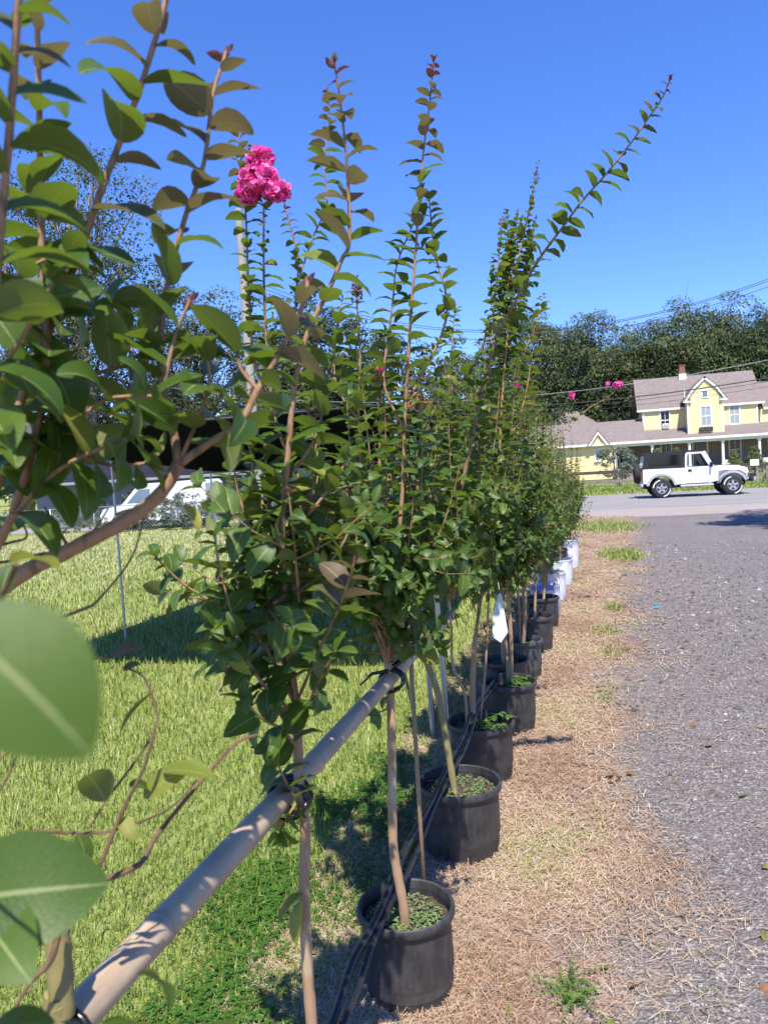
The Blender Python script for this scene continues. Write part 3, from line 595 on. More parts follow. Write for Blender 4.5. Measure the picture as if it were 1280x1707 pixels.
LEAVES=[
 (0,(-0.173,0.168,1.667),(-0.132,0.173,1.636),0.66,35,0),
 (0,(-0.449,0.431,1.412),(-0.356,0.437,1.431),0.75,60,0),
 (0,(-0.437,0.433,1.399),(-0.376,0.398,1.398),0.6,20,0),
 (0,(-0.352,0.524,1.279),(-0.373,0.56,1.299),0.5,70,0),
 (0,(-0.362,0.52,1.256),(-0.385,0.495,1.305),0.6,30,0),
 (0,(-0.343,0.525,1.254),(-0.293,0.52,1.285),0.6,-30,0),
 (0,(-0.437,0.429,1.309),(-0.403,0.44,1.337),0.6,20,0),
 (0,(-0.568,0.867,1.431),(-0.602,0.825,1.404),0.45,20,0),
 (0,(-0.619,0.855,1.481),(-0.58,0.867,1.5),0.45,20,2),
 (0,(-0.621,0.854,1.477),(-0.648,0.827,1.49),0.4,10,2),
 (0,(-0.603,0.858,1.462),(-0.587,0.864,1.477),0.6,40,2),
 (0,(-0.602,0.799,1.314),(-0.611,0.779,1.373),0.6,60,0),
 (0,(-0.591,0.833,1.32),(-0.569,0.86,1.318),0.5,30,0),
 (0,(-0.598,0.819,1.283),(-0.569,0.806,1.271),0.5,20,1),
 (0,(-0.585,0.854,1.296),(-0.531,0.872,1.341),0.35,50,1),
 (0,(-0.561,0.863,1.329),(-0.497,0.881,1.333),0.4,10,1),
 (0,(-0.516,0.58,1.637),(-0.46,0.576,1.656),0.4,-20,1),
 (0,(-0.516,0.58,1.637),(-0.518,0.557,1.608),0.5,-20,0),
 (0,(-0.595,0.851,1.665),(-0.55,0.885,1.678),0.35,0,1),
 (0,(-0.51,0.875,1.671),(-0.47,0.854,1.661),0.4,0,1),
 (0,(-0.463,0.48,1.431),(-0.441,0.485,1.411),0.5,40,0),
 (0,(-0.623,0.771,1.285),(-0.611,0.772,1.248),0.5,50,0),
 (1,(-0.626,1.442,0.834),(-0.666,1.379,0.84),0.35,0,1),
 (1,(-0.627,1.441,0.821),(-0.638,1.383,0.766),0.5,30,1),
 (1,(-0.702,1.345,1.364),(-0.719,1.338,1.318),0.7,40,3),
 (2,(-0.573,2.305,1.143),(-0.493,2.326,1.108),0.7,40,1),
]
HOSE=[(-0.72,1.706,0.293),(-0.72,1.981,0.314),(-0.72,2.303,0.323),(-0.72,2.731,0.336),(-0.72,3.347,0.318),(-0.72,3.844,0.334),(-0.72,4.439,0.331),(-0.72,5.548,0.23),(-0.72,6.415,0.241),(-0.72,7.255,0.25),(-0.72,8.086,0.243),(-0.72,8.762,0.257),(-0.72,9.985,0.249)]
BGT=[(-30.76, 36, 18.19, 5.5, 'foliage_dark', 'dark tangled tree with bare grey twigs at the left behind the lawn', {'nc': 50, 'per': 150, 'size': 0.1, 'twigs': 5, 'base': 0.1, 'sparse': 0.8}),
 (-30.17, 41, 23.74, 5.5, 'foliage_oak', 'tall sparse tree with airy top above the tangled tree', {'nc': 60, 'per': 110, 'size': 0.1, 'twigs': 3, 'base': 0.3, 'sparse': 0.75}),
 (-27.68, 43, 16.42, 5, 'foliage_dark', 'dark tree with bare twigs left of the utility pole', {'nc': 46, 'per': 160, 'size': 0.1, 'twigs': 4, 'base': 0.08, 'sparse': 0.9}),
 (-25.42, 47, 15.79, 5, 'foliage_oak', 'round tree standing just behind the utility pole', {'nc': 46, 'per': 160, 'size': 0.1, 'twigs': 2, 'base': 0.1, 'sparse': 0.8}),
 (-20.36, 46, 13.26, 4.2, 'foliage_light', 'pale leafy tree right of the utility pole', {'nc': 46, 'per': 150, 'size': 0.1, 'base': 0.1, 'twigs': 2, 'sparse': 0.8}),
 (-17.89, 50, 14.64, 4.6, 'foliage_dark', 'dense dark tree left of the blue spruce', {'nc': 60, 'per': 190, 'size': 0.12, 'base': 0.05}),
 (-16.07, 54, 13.07, 3.6, 'foliage_dark', 'smaller dark tree right beside the dense dark tree', {'nc': 46, 'per': 170, 'size': 0.12, 'base': 0.05}),
 (-12.3, 62, 12.62, 5, 'foliage_oak', 'grey green tree right of the blue spruce', {'nc': 46, 'per': 130, 'size': 0.12, 'base': 0.05}),
 (-10.28, 70, 12.3, 5, 'foliage_oak', 'low broad tree between the spruce and the oak wood', {'nc': 46, 'per': 130, 'size': 0.13, 'base': 0.05}),
 (-7.47, 84, 18.11, 6.5, 'foliage_oak', 'rounded oak at the left end of the wood behind the house', {'nc': 66, 'per': 150, 'size': 0.115, 'base': 0.18, 'twigs': 1}),
 (-3.29, 82, 16.96, 6, 'foliage_oak', 'tall oak left of the gap in the wood', {'nc': 66, 'per': 150, 'size': 0.115, 'base': 0.18, 'twigs': 1}),
 (0.63, 86, 16.76, 6.5, 'foliage_oak', 'oak with pale dead limbs left of the chimney', {'nc': 66, 'per': 150, 'size': 0.115, 'base': 0.18, 'twigs': 1}),
 (4.21, 84, 15.11, 5.5, 'foliage_light', 'oak behind the chimney', {'nc': 66, 'per': 150, 'size': 0.115, 'base': 0.18, 'twigs': 1}),
 (7.35, 80, 15.7, 7, 'foliage_oak', 'broad oak right of the gap in the wood', {'nc': 66, 'per': 150, 'size': 0.115, 'base': 0.18, 'twigs': 1}),
 (10.88, 82, 16.49, 7.5, 'foliage_oak', 'tallest oak crown above the gambrel bay', {'nc': 66, 'per': 150, 'size': 0.115, 'base': 0.18, 'twigs': 1}),
 (14.77, 84, 15.45, 7, 'foliage_dark', 'oak behind the right roof end', {'nc': 66, 'per': 150, 'size': 0.115, 'base': 0.18, 'twigs': 1}),
 (18.13, 82, 14.14, 7, 'foliage_dark', 'oak at the right end of the wood', {'nc': 66, 'per': 150, 'size': 0.115, 'base': 0.18, 'twigs': 1}),
 (-3.17, 79, 10.36, 4.5, 'foliage_dark', 'dark understorey tree behind the left wing roof', {'nc': 40, 'per': 100, 'size': 0.13, 'base': 0.02}),
 (2.02, 80, 11.17, 5, 'foliage_dark', 'dark understorey tree behind the main roof left end', {'nc': 40, 'per': 100, 'size': 0.13, 'base': 0.02}),
 (15.11, 80, 10.49, 5, 'foliage_dark', 'dark understorey tree behind the right extension', {'nc': 40, 'per': 100, 'size': 0.13, 'base': 0.02}),
 (-6.64, 78, 11.55, 4.5, 'foliage_dark', 'dark understorey tree left of the wing', {'nc': 40, 'per': 100, 'size': 0.13, 'base': 0.02}),
 (-0.57, 80, 9.05, 4.5, 'foliage_dark', 'dark low tree far behind the left roof gable', {'nc': 40, 'per': 100, 'size': 0.13, 'base': 0.02}),
 (5.41, 80, 11.42, 5, 'foliage_dark', 'shadowy tree filling the wood edge over the left wing', {'nc': 40, 'per': 100, 'size': 0.13, 'base': 0.02}),
 (-38.57, 44, 9.36, 5, 'foliage_dark', 'thicket behind the left end of the side road', {'nc': 36, 'per': 100, 'size': 0.15, 'base': 0.0}),
 (-33.61, 47, 9.21, 5, 'foliage_dark', 'thicket behind the shed roof', {'nc': 36, 'per': 100, 'size': 0.15, 'base': 0.0}),
 (-27.76, 50, 8.99, 5, 'foliage_dark', 'thicket behind the parked van', {'nc': 36, 'per': 100, 'size': 0.15, 'base': 0.0}),
 (-22.08, 52, 8.26, 5, 'foliage_dark', 'thicket behind the canopy', {'nc': 36, 'per': 100, 'size': 0.15, 'base': 0.0}),
 (-20.0, 58, 9.07, 5, 'foliage_dark', 'thicket behind the dense dark tree', {'nc': 36, 'per': 100, 'size': 0.15, 'base': 0.0}),
 (-17.1, 60, 8.05, 5, 'foliage_dark', 'thicket left of the spruce foot', {'nc': 36, 'per': 100, 'size': 0.15, 'base': 0.0}),
 (-14.52, 64, 7.65, 5, 'foliage_dark', 'thicket behind the spruce foot', {'nc': 36, 'per': 100, 'size': 0.15, 'base': 0.0}),
 (-11.59, 68, 8.75, 5, 'foliage_dark', 'thicket below the grey green tree', {'nc': 36, 'per': 100, 'size': 0.15, 'base': 0.0}),
 (-8.61, 72, 8.84, 5, 'foliage_dark', 'thicket at the left edge of the oak wood', {'nc': 36, 'per': 100, 'size': 0.15, 'base': 0.0}),
 (-5.03, 76, 8.31, 5, 'foliage_dark', 'thicket reaching the wing of the farmhouse', {'nc': 36, 'per': 100, 'size': 0.15, 'base': 0.0}),
 (6.3, 15.2, 11.0, 2.4, 'foliage_oak', 'roadside tree right of the driveway casting the leafy shadow on the gravel', {'nc': 34, 'per': 260, 'size': 0.11, 'base': 0.55})]
SPRUCE=(-11.28, 48.0, 8.49, 2.1)
SHRUBS=[(9.24, 58, 1.71, 0.62, 'low clipped cone shrub before the right porch window', {}),
 (10.5, 58, 1.96, 0.75, 'taller clipped cone shrub right of the low one', {}),
 (4.31, 60, 2.22, 0.55, 'small rounded cone shrub behind the car roof', {}),
 (5.64, 60, 2.14, 0.5, 'small cone shrub between the porch columns, right of its twin', {}),
 (1.34, 56, 2.49, 1.5, 'grey green loose shrub at the left porch corner', {'mat': 'foliage_grey', 'cone': False}),
 (-27.88, 33.5, 1.81, 1.6, 'bright green shrub bank across the side road', {'cone': False, 'group': 'shrubs beyond the lawn'}),
 (-19.31, 27.0, 0.55, 0.9, 'low green bush beside the chain-link fence', {'cone': False, 'group': 'shrubs beyond the lawn'}),
 (-15.37, 26.3, 1.36, 1.0, 'leafy shrub partly hiding the white van', {'cone': False, 'mat': 'foliage_grey', 'group': 'shrubs beyond the lawn'}),
 (-17.33, 26.3, 0.8, 0.7, 'low shrub in front of the van bonnet', {'cone': False, 'mat': 'foliage_dark', 'group': 'shrubs beyond the lawn'}),
 (-20.83, 26.4, 0.22, 0.7, 'low bush on the side road edge behind the fence', {'cone': False, 'group': 'shrubs beyond the lawn'}),
 (-13.32, 27, 1.74, 1.2, 'leafy shrub right of the white van', {'cone': False, 'group': 'shrubs beyond the lawn'}),
 (-12.05, 27.5, 1.54, 1.2, 'bushy shrub between the white van and the utility pole base', {'cone': False, 'mat': 'foliage_light', 'group': 'shrubs beyond the lawn'}),
 (-10.76, 29, 1.54, 1.4, 'dark bush beyond the canopy right of the bushy shrub', {'cone': False, 'mat': 'foliage_dark', 'group': 'shrubs beyond the lawn'}),
 (-19.18, 29.8, 1.67, 1.1, 'dark leafy bush against the grey shed wall', {'cone': False, 'mat': 'foliage_dark', 'group': 'shrubs beyond the lawn'}),
 (-22.86, 30.2, 1.57, 1.2, 'dark shrub left of the grey shed corner', {'cone': False, 'mat': 'foliage_dark', 'group': 'shrubs beyond the lawn'}),
 (-9.93, 32, 1.42, 1.5, 'broad bush seen through the crape myrtle stems below the spruce', {'cone': False, 'mat': 'foliage_light', 'group': 'shrubs beyond the lawn'})]

# ------------------------------------------------------------------ background trees
def clumps(n, c, rx, ry, rz, rr, shell=.55):
    out = []
    while len(out) < n:
        d = RNG.normal(size=3); d /= np.linalg.norm(d)
        if d[2] < -.75: continue
        f = RNG.uniform(shell, 1)
        out.append((np.array(c)+d*np.array((rx, ry, rz))*f*RNG.uniform(.82, 1.08), rr*RNG.uniform(.6, 1.3), d))
    return out
def leaf_cloud(name, parent, cl, per, size, mat, sparse=1.0):
    o0 = np.array(worldloc(parent)) if parent else np.zeros(3); P = []; Nn = []; Tn = []
    for c, R, d in cl:
        m = int(per*(R/1.0)**1.25*sparse)+8
        q = RNG.normal(size=(m, 3)); q /= np.linalg.norm(q, axis=1)[:, None]
        q[:, 2] = np.where(RNG.random(m) < .7, np.abs(q[:, 2]), q[:, 2])
        P.append(c+q*R*np.array((1, 1, .8))*RNG.uniform(.45, 1.05, (m, 1))**.6); Nn.append(q+RNG.normal(0, .45, (m, 3))+np.array((0, 0, .35)))
        Tn.append(np.clip(RNG.normal(.5, .2, m)+RNG.normal(0, .12), 0, 1))
    P = np.concatenate(P); Nn = np.concatenate(Nn); Tn = np.concatenate(Tn); n = len(P)
    Nn /= np.linalg.norm(Nn, axis=1)[:, None]; a = np.cross(Nn, RNG.normal(size=(n, 3))); a /= np.linalg.norm(a, axis=1)[:, None]; b = np.cross(Nn, a)
    s = size*RNG.uniform(.55, 1.4, (n, 1))
    V = np.stack([P-a*s, P+b*s*.55+Nn*s*.15, P+a*s, P-b*s*.55+Nn*s*.15], 1).reshape(-1, 3)-o0; k = np.arange(n)*4
    o = bpy.data.objects.new(name, raw_mesh(name, V, np.stack([k, k+1, k+2, k+3], 1), np.zeros((0, 3), int), [mat], np.repeat(Tn, 4)))
    return link(o, parent)
def bg_tree(x, y, h, r, mat, label, cat='tree', name='broadleaf_tree', group='trees behind the houses and road', base=.28, nc=46, per=150, size=.26, sparse=1.0, twigs=0, bare=.12, barkm='bark_grey'):
    t = thing(name, label, cat, (x, y, 0), group)
    zc = h*(base+(1-base)*.5); rz = h*(1-base)*.5
    cl = clumps(int(nc*1.9), (x, y, zc), r, r, rz, r*.22, .35)
    for k, (c, R, d) in enumerate(cl):
        c += RNG.normal(0, r*.09, 3)
    b = MB(); tr = max(.12, h*.018)
    b.tube([(x, y, -.1), (x+.1*r, y, h*.3), (x-.05*r, y, h*.55), (x, y, h*.8)], [tr*1.3, tr, tr*.7, tr*.25], 8)
    rr = random.Random(int(abs(x)*100+y))
    for c, R, d in cl[::3]:
        z = h*rr.uniform(.25, .6); q = np.array((x, y, z)); m = q*.45+c*.55+np.array((0, 0, -.4))
        b.tube([q, m, c+(c-q)*.1], [tr*.38, tr*.2, tr*.05], 5)
        for k in range(twigs):
            e = c+RNG.normal(0, R*.9, 3); b.tube([m*.4+c*.6, (c+e)/2+RNG.normal(0, .2, 3), e], [tr*.1, tr*.07, tr*.03], 3, False)
    b.build('trunk', barkm, t, True)
    leaf_cloud('crown', t, cl, per*(.62 if base < .06 else .85), size*(1.15 if base < .06 else 1.04), mat, sparse)
    return t
OAK, DRK, LGT = 'foliage_oak', 'foliage_dark', 'foliage_light'
for i, (x, y, h, r, m, lab, kw) in enumerate(BGT): bg_tree(x, y, h, r, m, lab, **kw)
cl = [(np.array((x, 92+RNG.normal(0, 3), RNG.uniform(.3, 4.5))), RNG.uniform(1.0, 1.9), None) for x in np.repeat(np.linspace(-150, 60, 150), 4)]
fwd = leaf_cloud('far_wood', None, cl, 45, .26, 'foliage_dark'); tag(fwd, 'distant low wood closing the view behind the lawn and houses', 'woodland', kind='stuff')
def spruce(x, y, h, r, label):
    t = thing('blue_spruce', label, 'tree', (x, y, 0)); b = MB(); b.tube([(x, y, -.1), (x, y, h)], [.16, .02], 8)
    cl = []; n = 16
    for i in range(n):
        z = h*(.06+.92*i/n); R = r*(1-i/n)**.85+.08; k = max(5, int(13*(1-i/n)))
        for j in range(k):
            a = 6.283*j/k+i*.7; L = R*RNG.uniform(.8, 1.12); e = np.array((x+L*math.cos(a), y+L*math.sin(a), z-.18*L+.1))
            b.tube([(x, y, z+.12), e], [.03, .01], 4)
            for f in (.45, .72, .98): cl.append((np.array((x, y, z+.1))*(1-f)+e*f, .26*(1.25-f*.4), None))
    b.build('trunk', 'bark_grey', t, True); leaf_cloud('needles', t, cl, 260, .085, 'foliage_blue')
spruce(*SPRUCE, 'blue grey spruce seen between the crape myrtle stems')
def cone_shrub(x, y, h, r, label, mat=LGT, cat='shrub', name='clipped_shrub', cone=True, group='shrubs in front of the porch'):
    t = thing(name, label, cat, (x, y, 0), group); b = MB(); b.tube([(x, y, -.05), (x, y, h*.7)], [.05, .02], 6)
    for k in range(6):
        a = k*1.05; b.tube([(x, y, h*.1), (x+r*.5*math.cos(a), y+r*.5*math.sin(a), h*.45)], [.025, .01], 4)
    b.build('trunk', 'bark_grey', t); cl = []
    for i in range(60):
        f = RNG.random(); a = RNG.uniform(0, 6.28); R = r*((1-f)**.7 if cone else math.sqrt(max(0.02, 1-(2*f-1)**2)))*RNG.uniform(.75, 1)
        cl.append((np.array((x+R*math.cos(a), y+R*math.sin(a), h*(.06+.9*f))), .22*h*.6, None))
    leaf_cloud('crown', t, cl, 420 if h < 2.2 else 200, .045 if h < 2.2 else .07, mat)
for a in SHRUBS: cone_shrub(*a[:5], **a[5])

# ------------------------------------------------------------------ the farmhouse
def window(root, x0, x1, z0, z1, y, pane='glass_dark', sash=True, trim=.11):
    wn = MB()
    for (a, c, d, e) in ((x0-trim, x0, z0-trim, z1+trim), (x1, x1+trim, z0-trim, z1+trim), (x0, x1, z1, z1+trim), (x0, x1, z0-trim, z0)):
        wn.bbox(a, c, y-.07, y-.005, d, e, .008)
    f = wn.build('window', 'paint_white', root)
    b = MB(); b.box(x0, x1, y-.03, y-.012, z0, z1); b.build('pane', pane, f)
    if sash:
        b = MB(); zm = (z0+z1)/2; b.box(x0, x1, y-.052, y-.032, zm-.035, zm+.035); b.box((x0+x1)/2-.015, (x0+x1)/2+.015, y-.050, y-.032, z0, z1); b.build('sash', 'paint_white', f)
    return f
def siding(root, x0, x1, z0, z1, y, mat, pitch=.16, name='siding', top=None):
    """overlapping boards; top(z) may narrow the wall to a gable"""
    b = MB(); z = z0
    while z < z1-.01:
        zt = min(z+pitch, z1); a, c = (x0, x1) if top is None else top((z+zt)/2)
        if c > a: b.prism([(y-.028, z), (y-.006, zt), (y+.06, zt), (y+.06, z)], 'x', a, c)
        z = zt
    return b.build(name, mat, root)
H_ = thing('farmhouse', 'cream clapboard farmhouse with long porch and brown shingle roof', 'house', (8, 67, 0))
YW, YB, YP = 67.0, 64.95, 64.0
siding(H_, 3.86, 7.1, 3.6, 5.5, YW, 'paint_cream'); siding(H_, 9.62, 12.4, 3.6, 5.5, YW, 'paint_cream')
b = MB(); b.box(3.9, 12.36, YW+.05, 75, -.1, 5.4); b.prism([(67.1, 5.4), (75.0, 5.4), (71.1, 8.1)], 'x', 3.95, 12.3); b.build('wall', 'paint_cream', H_)
for x in (3.80, 12.36):
    b = MB(); b.bbox(x, x+.14, YW-.06, YW+.1, 3.5, 5.45, .01); b.build('corner_board', 'paint_white', H_)
# main roof: two slopes with thickness
def slope(root, name, x0, x1, ya, za, yb, zb, th=.14, mat='shingle_brown'):
    b = MB(); b.prism([(ya, za), (yb, zb), (yb, zb-th), (ya, za-th)], 'x', x0, x1); return b.build(name, mat, root)
R1 = slope(H_, 'roof', 3.4, 12.95, 66.86, 5.55, 71.1, 8.42); slope(H_, 'roof', 3.4, 12.95, 75.9, 5.52, 71.101, 8.42)
for (a, c) in ((3.38, 7.05), (9.75, 12.97)):
    b = MB(); b.bbox(a, c, 66.78, 66.87, 5.35, 5.52, .01); b.build('gutter', 'paint_white', H_)
# bay with gambrel gable
gam = [(6.98, 3.0), (9.72, 3.0), (9.72, 5.85), (9.22, 6.72), (8.38, 7.5), (7.54, 6.72), (6.98, 5.85)]
def gam_w(z):
    if z < 5.85: return (7.08, 9.62)
    if z < 6.72: k = (z-5.85)/.87; return (7.08+.47*k, 9.62-.47*k)
    k = (z-6.72)/.78; return (7.55+.83*k, 9.21-.83*k)
siding(H_, 7.08, 9.62, 3.05, 7.42, YB, 'paint_cream', .16, 'bay_siding', gam_w)
b = MB(); b.prism([(7.1, 3.0), (9.6, 3.0), (9.6, 5.9), (9.18, 6.68), (8.38, 7.42), (7.58, 6.68), (7.1, 5.9)], 'y', YB+.055, 69.5); b.build('bay_wall', 'paint_cream', H_)
for x in (7.02, 9.56):
    b = MB(); b.bbox(x, x+.13, YB-.06, YB+.05, 3.05, 5.85, .01); b.build('corner_board', 'paint_white', H_)
line = [(6.82, 5.82), (7.5, 6.82), (8.38, 7.66), (9.26, 6.82), (9.94, 5.82)]
for i in range(4):
    (xa, za), (xb, zb) = line[i], line[i+1]; d = Vector((xb-xa, zb-za)).normalized(); nx_, nz_ = -d.y*.16, d.x*.16
    if nz_ < 0: nx_, nz_ = -nx_, -nz_
    b = MB(); b.prism([(xa, za), (xb, zb), (xb-nx_*.9, zb-nz_*.9), (xa-nx_*.9, za-nz_*.9)], 'y', YB-.16, YB-.07); b.build('barge_board', 'paint_white', H_)
    b = MB(); b.prism([(xa, za+.01), (xb, zb+.01), (xb+nx_*.4, zb+nz_*.4), (xa+nx_*.4, za+nz_*.4)], 'y', YB-.17, 70.2); b.build('bay_roof', 'shingle_brown', R1)
for x0, x1 in ((6.75, 7.35), (9.4, 10.0)):
    b = MB(); b.bbox(x0, x1, YB-.2, YB-.02, 5.72, 5.83, .01); b.build('eave_return', 'paint_white', H_)
    b = MB(); b.prism([(YB-.2, 5.84), (YB-.02, 5.84), (YB-.02, 6.0)], 'x', x0, x1); b.build('eave_cap', 'shingle_brown', H_)
window(H_, 8.06, 8.72, 3.86, 5.3, YB, 'lace_curtain'); window(H_, 8.2, 8.54, 6.08, 6.55, YB, 'glass_sky', False, .09)
b = MB(); b.bbox(7.85, 8.85, YB-.32, YB-.02, 3.42, 3.70, .02); b.build('planter_box', 'fence_rail_dark', H_)
f = window(H_, 5.24, 5.86, 3.86, 5.28, YW, 'glass_dark')
b = MB(); b.bbox(5.3, 5.8, YW-.3, YW-.03, 3.88, 4.28, .02); b.build('air_conditioner', 'paint_white', H_)
b = MB()
for i in range(7): b.box(5.34, 5.76, YW-.306, YW-.301, 3.93+i*.045, 3.95+i*.045)
b.build('grille', 'fence_wood_grey', H_)
window(H_, 10.45, 11.1, 3.92, 5.3, YW, 'lace_curtain')
t = MB(); t.bbox(7.19, 7.62, 70.8, 71.25, 8.55, 9.28, .01); ch = t.build('chimney', 'mortar_grey', H_)
for k in range(9):
    for j in range(2):
        b = MB(); x = 7.175+(j*.225 if k % 2 == 0 else j*.225); b.bbox(x, x+.215, 70.78, 70.81, 8.58+k*.078, 8.645+k*.078, .006); b.build('brick', 'brick_red', ch)
b = MB(); b.bbox(7.1, 7.7, 70.6, 71.4, 8.05, 8.56, .02); b.build('flashing', 'paint_white', ch)
b = MB(); b.bbox(7.13, 7.68, 70.74, 71.3, 9.27, 9.34, .01); b.build('cap', 'brick_red', ch)
b = MB(); b.tube([(7.02, 66.2, 5.9), (7.02, 66.2, 6.9)], .05, 8); b.build('vent_pipe', 'paint_white', H_)
# porch
slope(H_, 'porch_roof', 1.2, 20, YP-.1, 3.0, YW+.02, 3.86, .1)
b = MB(); b.bbox(1.2, 20, YP-.16, YP-.02, 2.78, 2.96, .01); b.build('porch_gutter', 'paint_white', H_)
b = MB(); b.bbox(1.3, 20, YP+.08, YP+.26, 2.58, 2.86, .01); b.build('porch_beam', 'paint_white', H_)
b = MB(); b.box(1.3, 20, YP+.05, YW, -.1, .62); b.build('porch_floor', 'fence_wood_grey', H_)
b = MB(); b.box(1.2, 20, YW-.02, YW+.05, .62, 3.75); b.build('porch_wall', 'paint_taupe', H_)
for x in (1.49, 4.28, 7.02, 9.42, 12.0, 14.8):
    b = MB(); b.lathe((x, YP+.17, 0), [(.15, .62), (.15, .78), (.115, .82), (.10, 2.44), (.13, 2.48), (.16, 2.52), (.16, 2.585)], 12); b.build('porch_column', 'paint_white', H_, True, 35)
for a, c in ((2.6, 4.1), (9.55, 10.35), (12.15, 13.2)):
    b = MB(); b.bbox(a, c, YP+.08, YP+.26, .62, 1.08, .01); b.build('porch_parapet', 'paint_white', H_)
for a, c, z0, z1 in ((1.9, 2.5, 1.3, 2.5), (5.2, 5.9, 1.2, 2.6), (10.35, 11.1, 1.1, 2.6), (13.2, 14, 1.1, 2.6)): window(H_, a, c, z0, z1, YW-.02, 'glass_dark', True, .1)
b = MB(); b.bbox(7.62, 8.62, YW-.1, YW-.025, .62, 2.85, .01); d = b.build('door', 'paint_taupe', H_)
b = MB(); b.box(7.8, 8.44, YW-.108, YW-.1, 1.5, 2.6); b.build('pane', 'glass_dark', d)
b = MB(); b.ball((8.5, YW-.13, 1.55), .04); b.build('handle', 'alloy', d)
for x in (7.5, 8.62):
    b = MB(); b.bbox(x, x+.12, YW-.11, YW-.025, .62, 2.95, .01); b.build('door_trim', 'paint_white', d)
# right extension
siding(H_, 12.5, 20, 3.6, 4.95, YW+.6, 'paint_cream')
slope(H_, 'roof', 12.96, 20, 67.45, 5.08, 71.1, 7.4)
b = MB(); b.bbox(12.97, 20, 67.36, 67.46, 4.88, 5.04, .01); b.build('gutter', 'paint_white', H_)
# left wing
siding(H_, -6.2, 1.2, .1, 2.75, YP+.2, 'paint_cream', .16)
b = MB(); b.box(-6.15, 1.3, YP+.27, 71, -.1, 2.75); b.build('wing_wall', 'paint_cream', H_)
slope(H_, 'wing_roof', -6.4, 3.85, YP-.15, 2.98, 67.6, 4.82); slope(H_, 'wing_roof', -6.4, 3.85, 71.3, 2.98, 67.601, 4.82)
b = MB(); b.bbox(-6.4, 1.2, YP-.24, YP-.14, 2.76, 2.94, .01); b.build('gutter', 'paint_white', H_)
for cx in (.22, -4.5):
    b = MB(); b.prism([(cx-.62, 2.9), (cx+.62, 2.9), (cx, 3.7)], 'y', YP-.2, YP+1.5); b.build('pediment', 'paint_cream', H_)
    for sg in (-1, 1):
        b = MB(); b.prism([(cx+sg*.82, 2.8), (cx, 3.92), (cx, 3.70), (cx+sg*.62, 2.8)], 'y', YP-.36, YP-.25); b.build('barge_board', 'paint_white', H_)
        b = MB(); b.prism([(cx+sg*.84, 2.82), (cx, 3.95), (cx, 4.02), (cx+sg*.9, 2.82)], 'y', YP-.37, YP+2.2); b.build('pediment_roof', 'shingle_brown', H_)
window(H_, -.05, .45, 1.55, 2.5, YP+.2, 'blind', False, .08); window(H_, -3.2, -2.6, 1.3, 2.5, YP+.2, 'blind', True, .08)
b = MB(); b.add([(-6, 70, 3.6), (1.2, 70, 4.3), (1.2, 78, 4.3), (-6, 78, 3.6), (-2.6, 74, 6.3), (-1.6, 74, 6.3)], [(0, 1, 5, 4), (1, 2, 5), (2, 3, 4, 5), (3, 0, 4)]); b.build('rear_roof', 'shingle_brown', H_)
b = MB(); b.box(-5.8, 1.0, 71.2, 77.8, 0, 4.0); b.build('rear_wall', 'paint_cream', H_)

# ------------------------------------------------------------------ post-and-rail fence
fz = thing('rail_fence', 'dark post-and-rail fence running along the far roadside', 'fence', (4, 42.6, 0))
fx = [-13.0+2.35*i for i in range(16)]
for i, x in enumerate(fx):
    b = MB(); h = 1.12+.05*math.sin(i*2.1); b.bbox(x-.075, x+.075, 42.52, 42.67, -.1, h, .015); b.build('post', 'fence_wood_grey', fz)
for i in range(len(fx)-1):
    for z in (.98, .48):
        b = MB(); dz = .025*math.sin(i*3.3+z*5); b.bbox(fx[i]+.02, fx[i+1]-.02, 42.40, 42.47, z-.085+dz, z+.085+dz, .01); b.build('rail', 'fence_rail_dark' if z > .6 else 'fence_wood', fz)
t = thing('sign_board', 'small blank white board on a post in front of the rail fence', 'sign', (7.75, 42.2, 0))
b = MB(); b.bbox(7.42, 7.82, 42.10, 42.14, .92, 1.24, .01); b.build('board', 'paint_white', t)
b = MB(); b.bbox(7.68, 7.80, 42.15, 42.27, -.1, 1.1, .01); b.build('post', 'fence_wood_grey', t)

# ------------------------------------------------------------------ the white jeep-type car
J = thing('off_road_car', 'white two-door off-road car with black hardtop and rear spare wheel', 'car')
def arc(cx, cz, r, a0, a1, n=12): return [(cx+r*math.cos(math.radians(a0+(a1-a0)*i/n)), cz+r*math.sin(math.radians(a0+(a1-a0)*i/n))) for i in range(n+1)]
RX, FX = -1.32, 1.32
b = MB(); prof = [(-2.0, .60), (-1.84, .58)]+arc(RX, .42, .48, 165, 12)+[(-.80, .52), (.52, .52), (.80, .60), (.84, 1.10), (.62, 1.15), (-2.0, 1.17)]
b.prism(prof, 'y', -.75, .75); b.build('body', 'car_white', J)
b = MB(); b.prism([(.82, .62), (1.72, .62), (1.90, .66), (1.93, 1.0), (1.80, 1.085), (1.4, 1.12), (.82, 1.14)], 'y', -.60, .60); hd = b.build('hood', 'car_white', J)
b = MB(); b.prism([(.84, 1.141), (1.4, 1.122), (1.7, 1.10), (1.7, 1.13), (1.4, 1.155), (.84, 1.175)], 'y', -.42, .42); b.build('hood_bulge', 'car_white', hd)
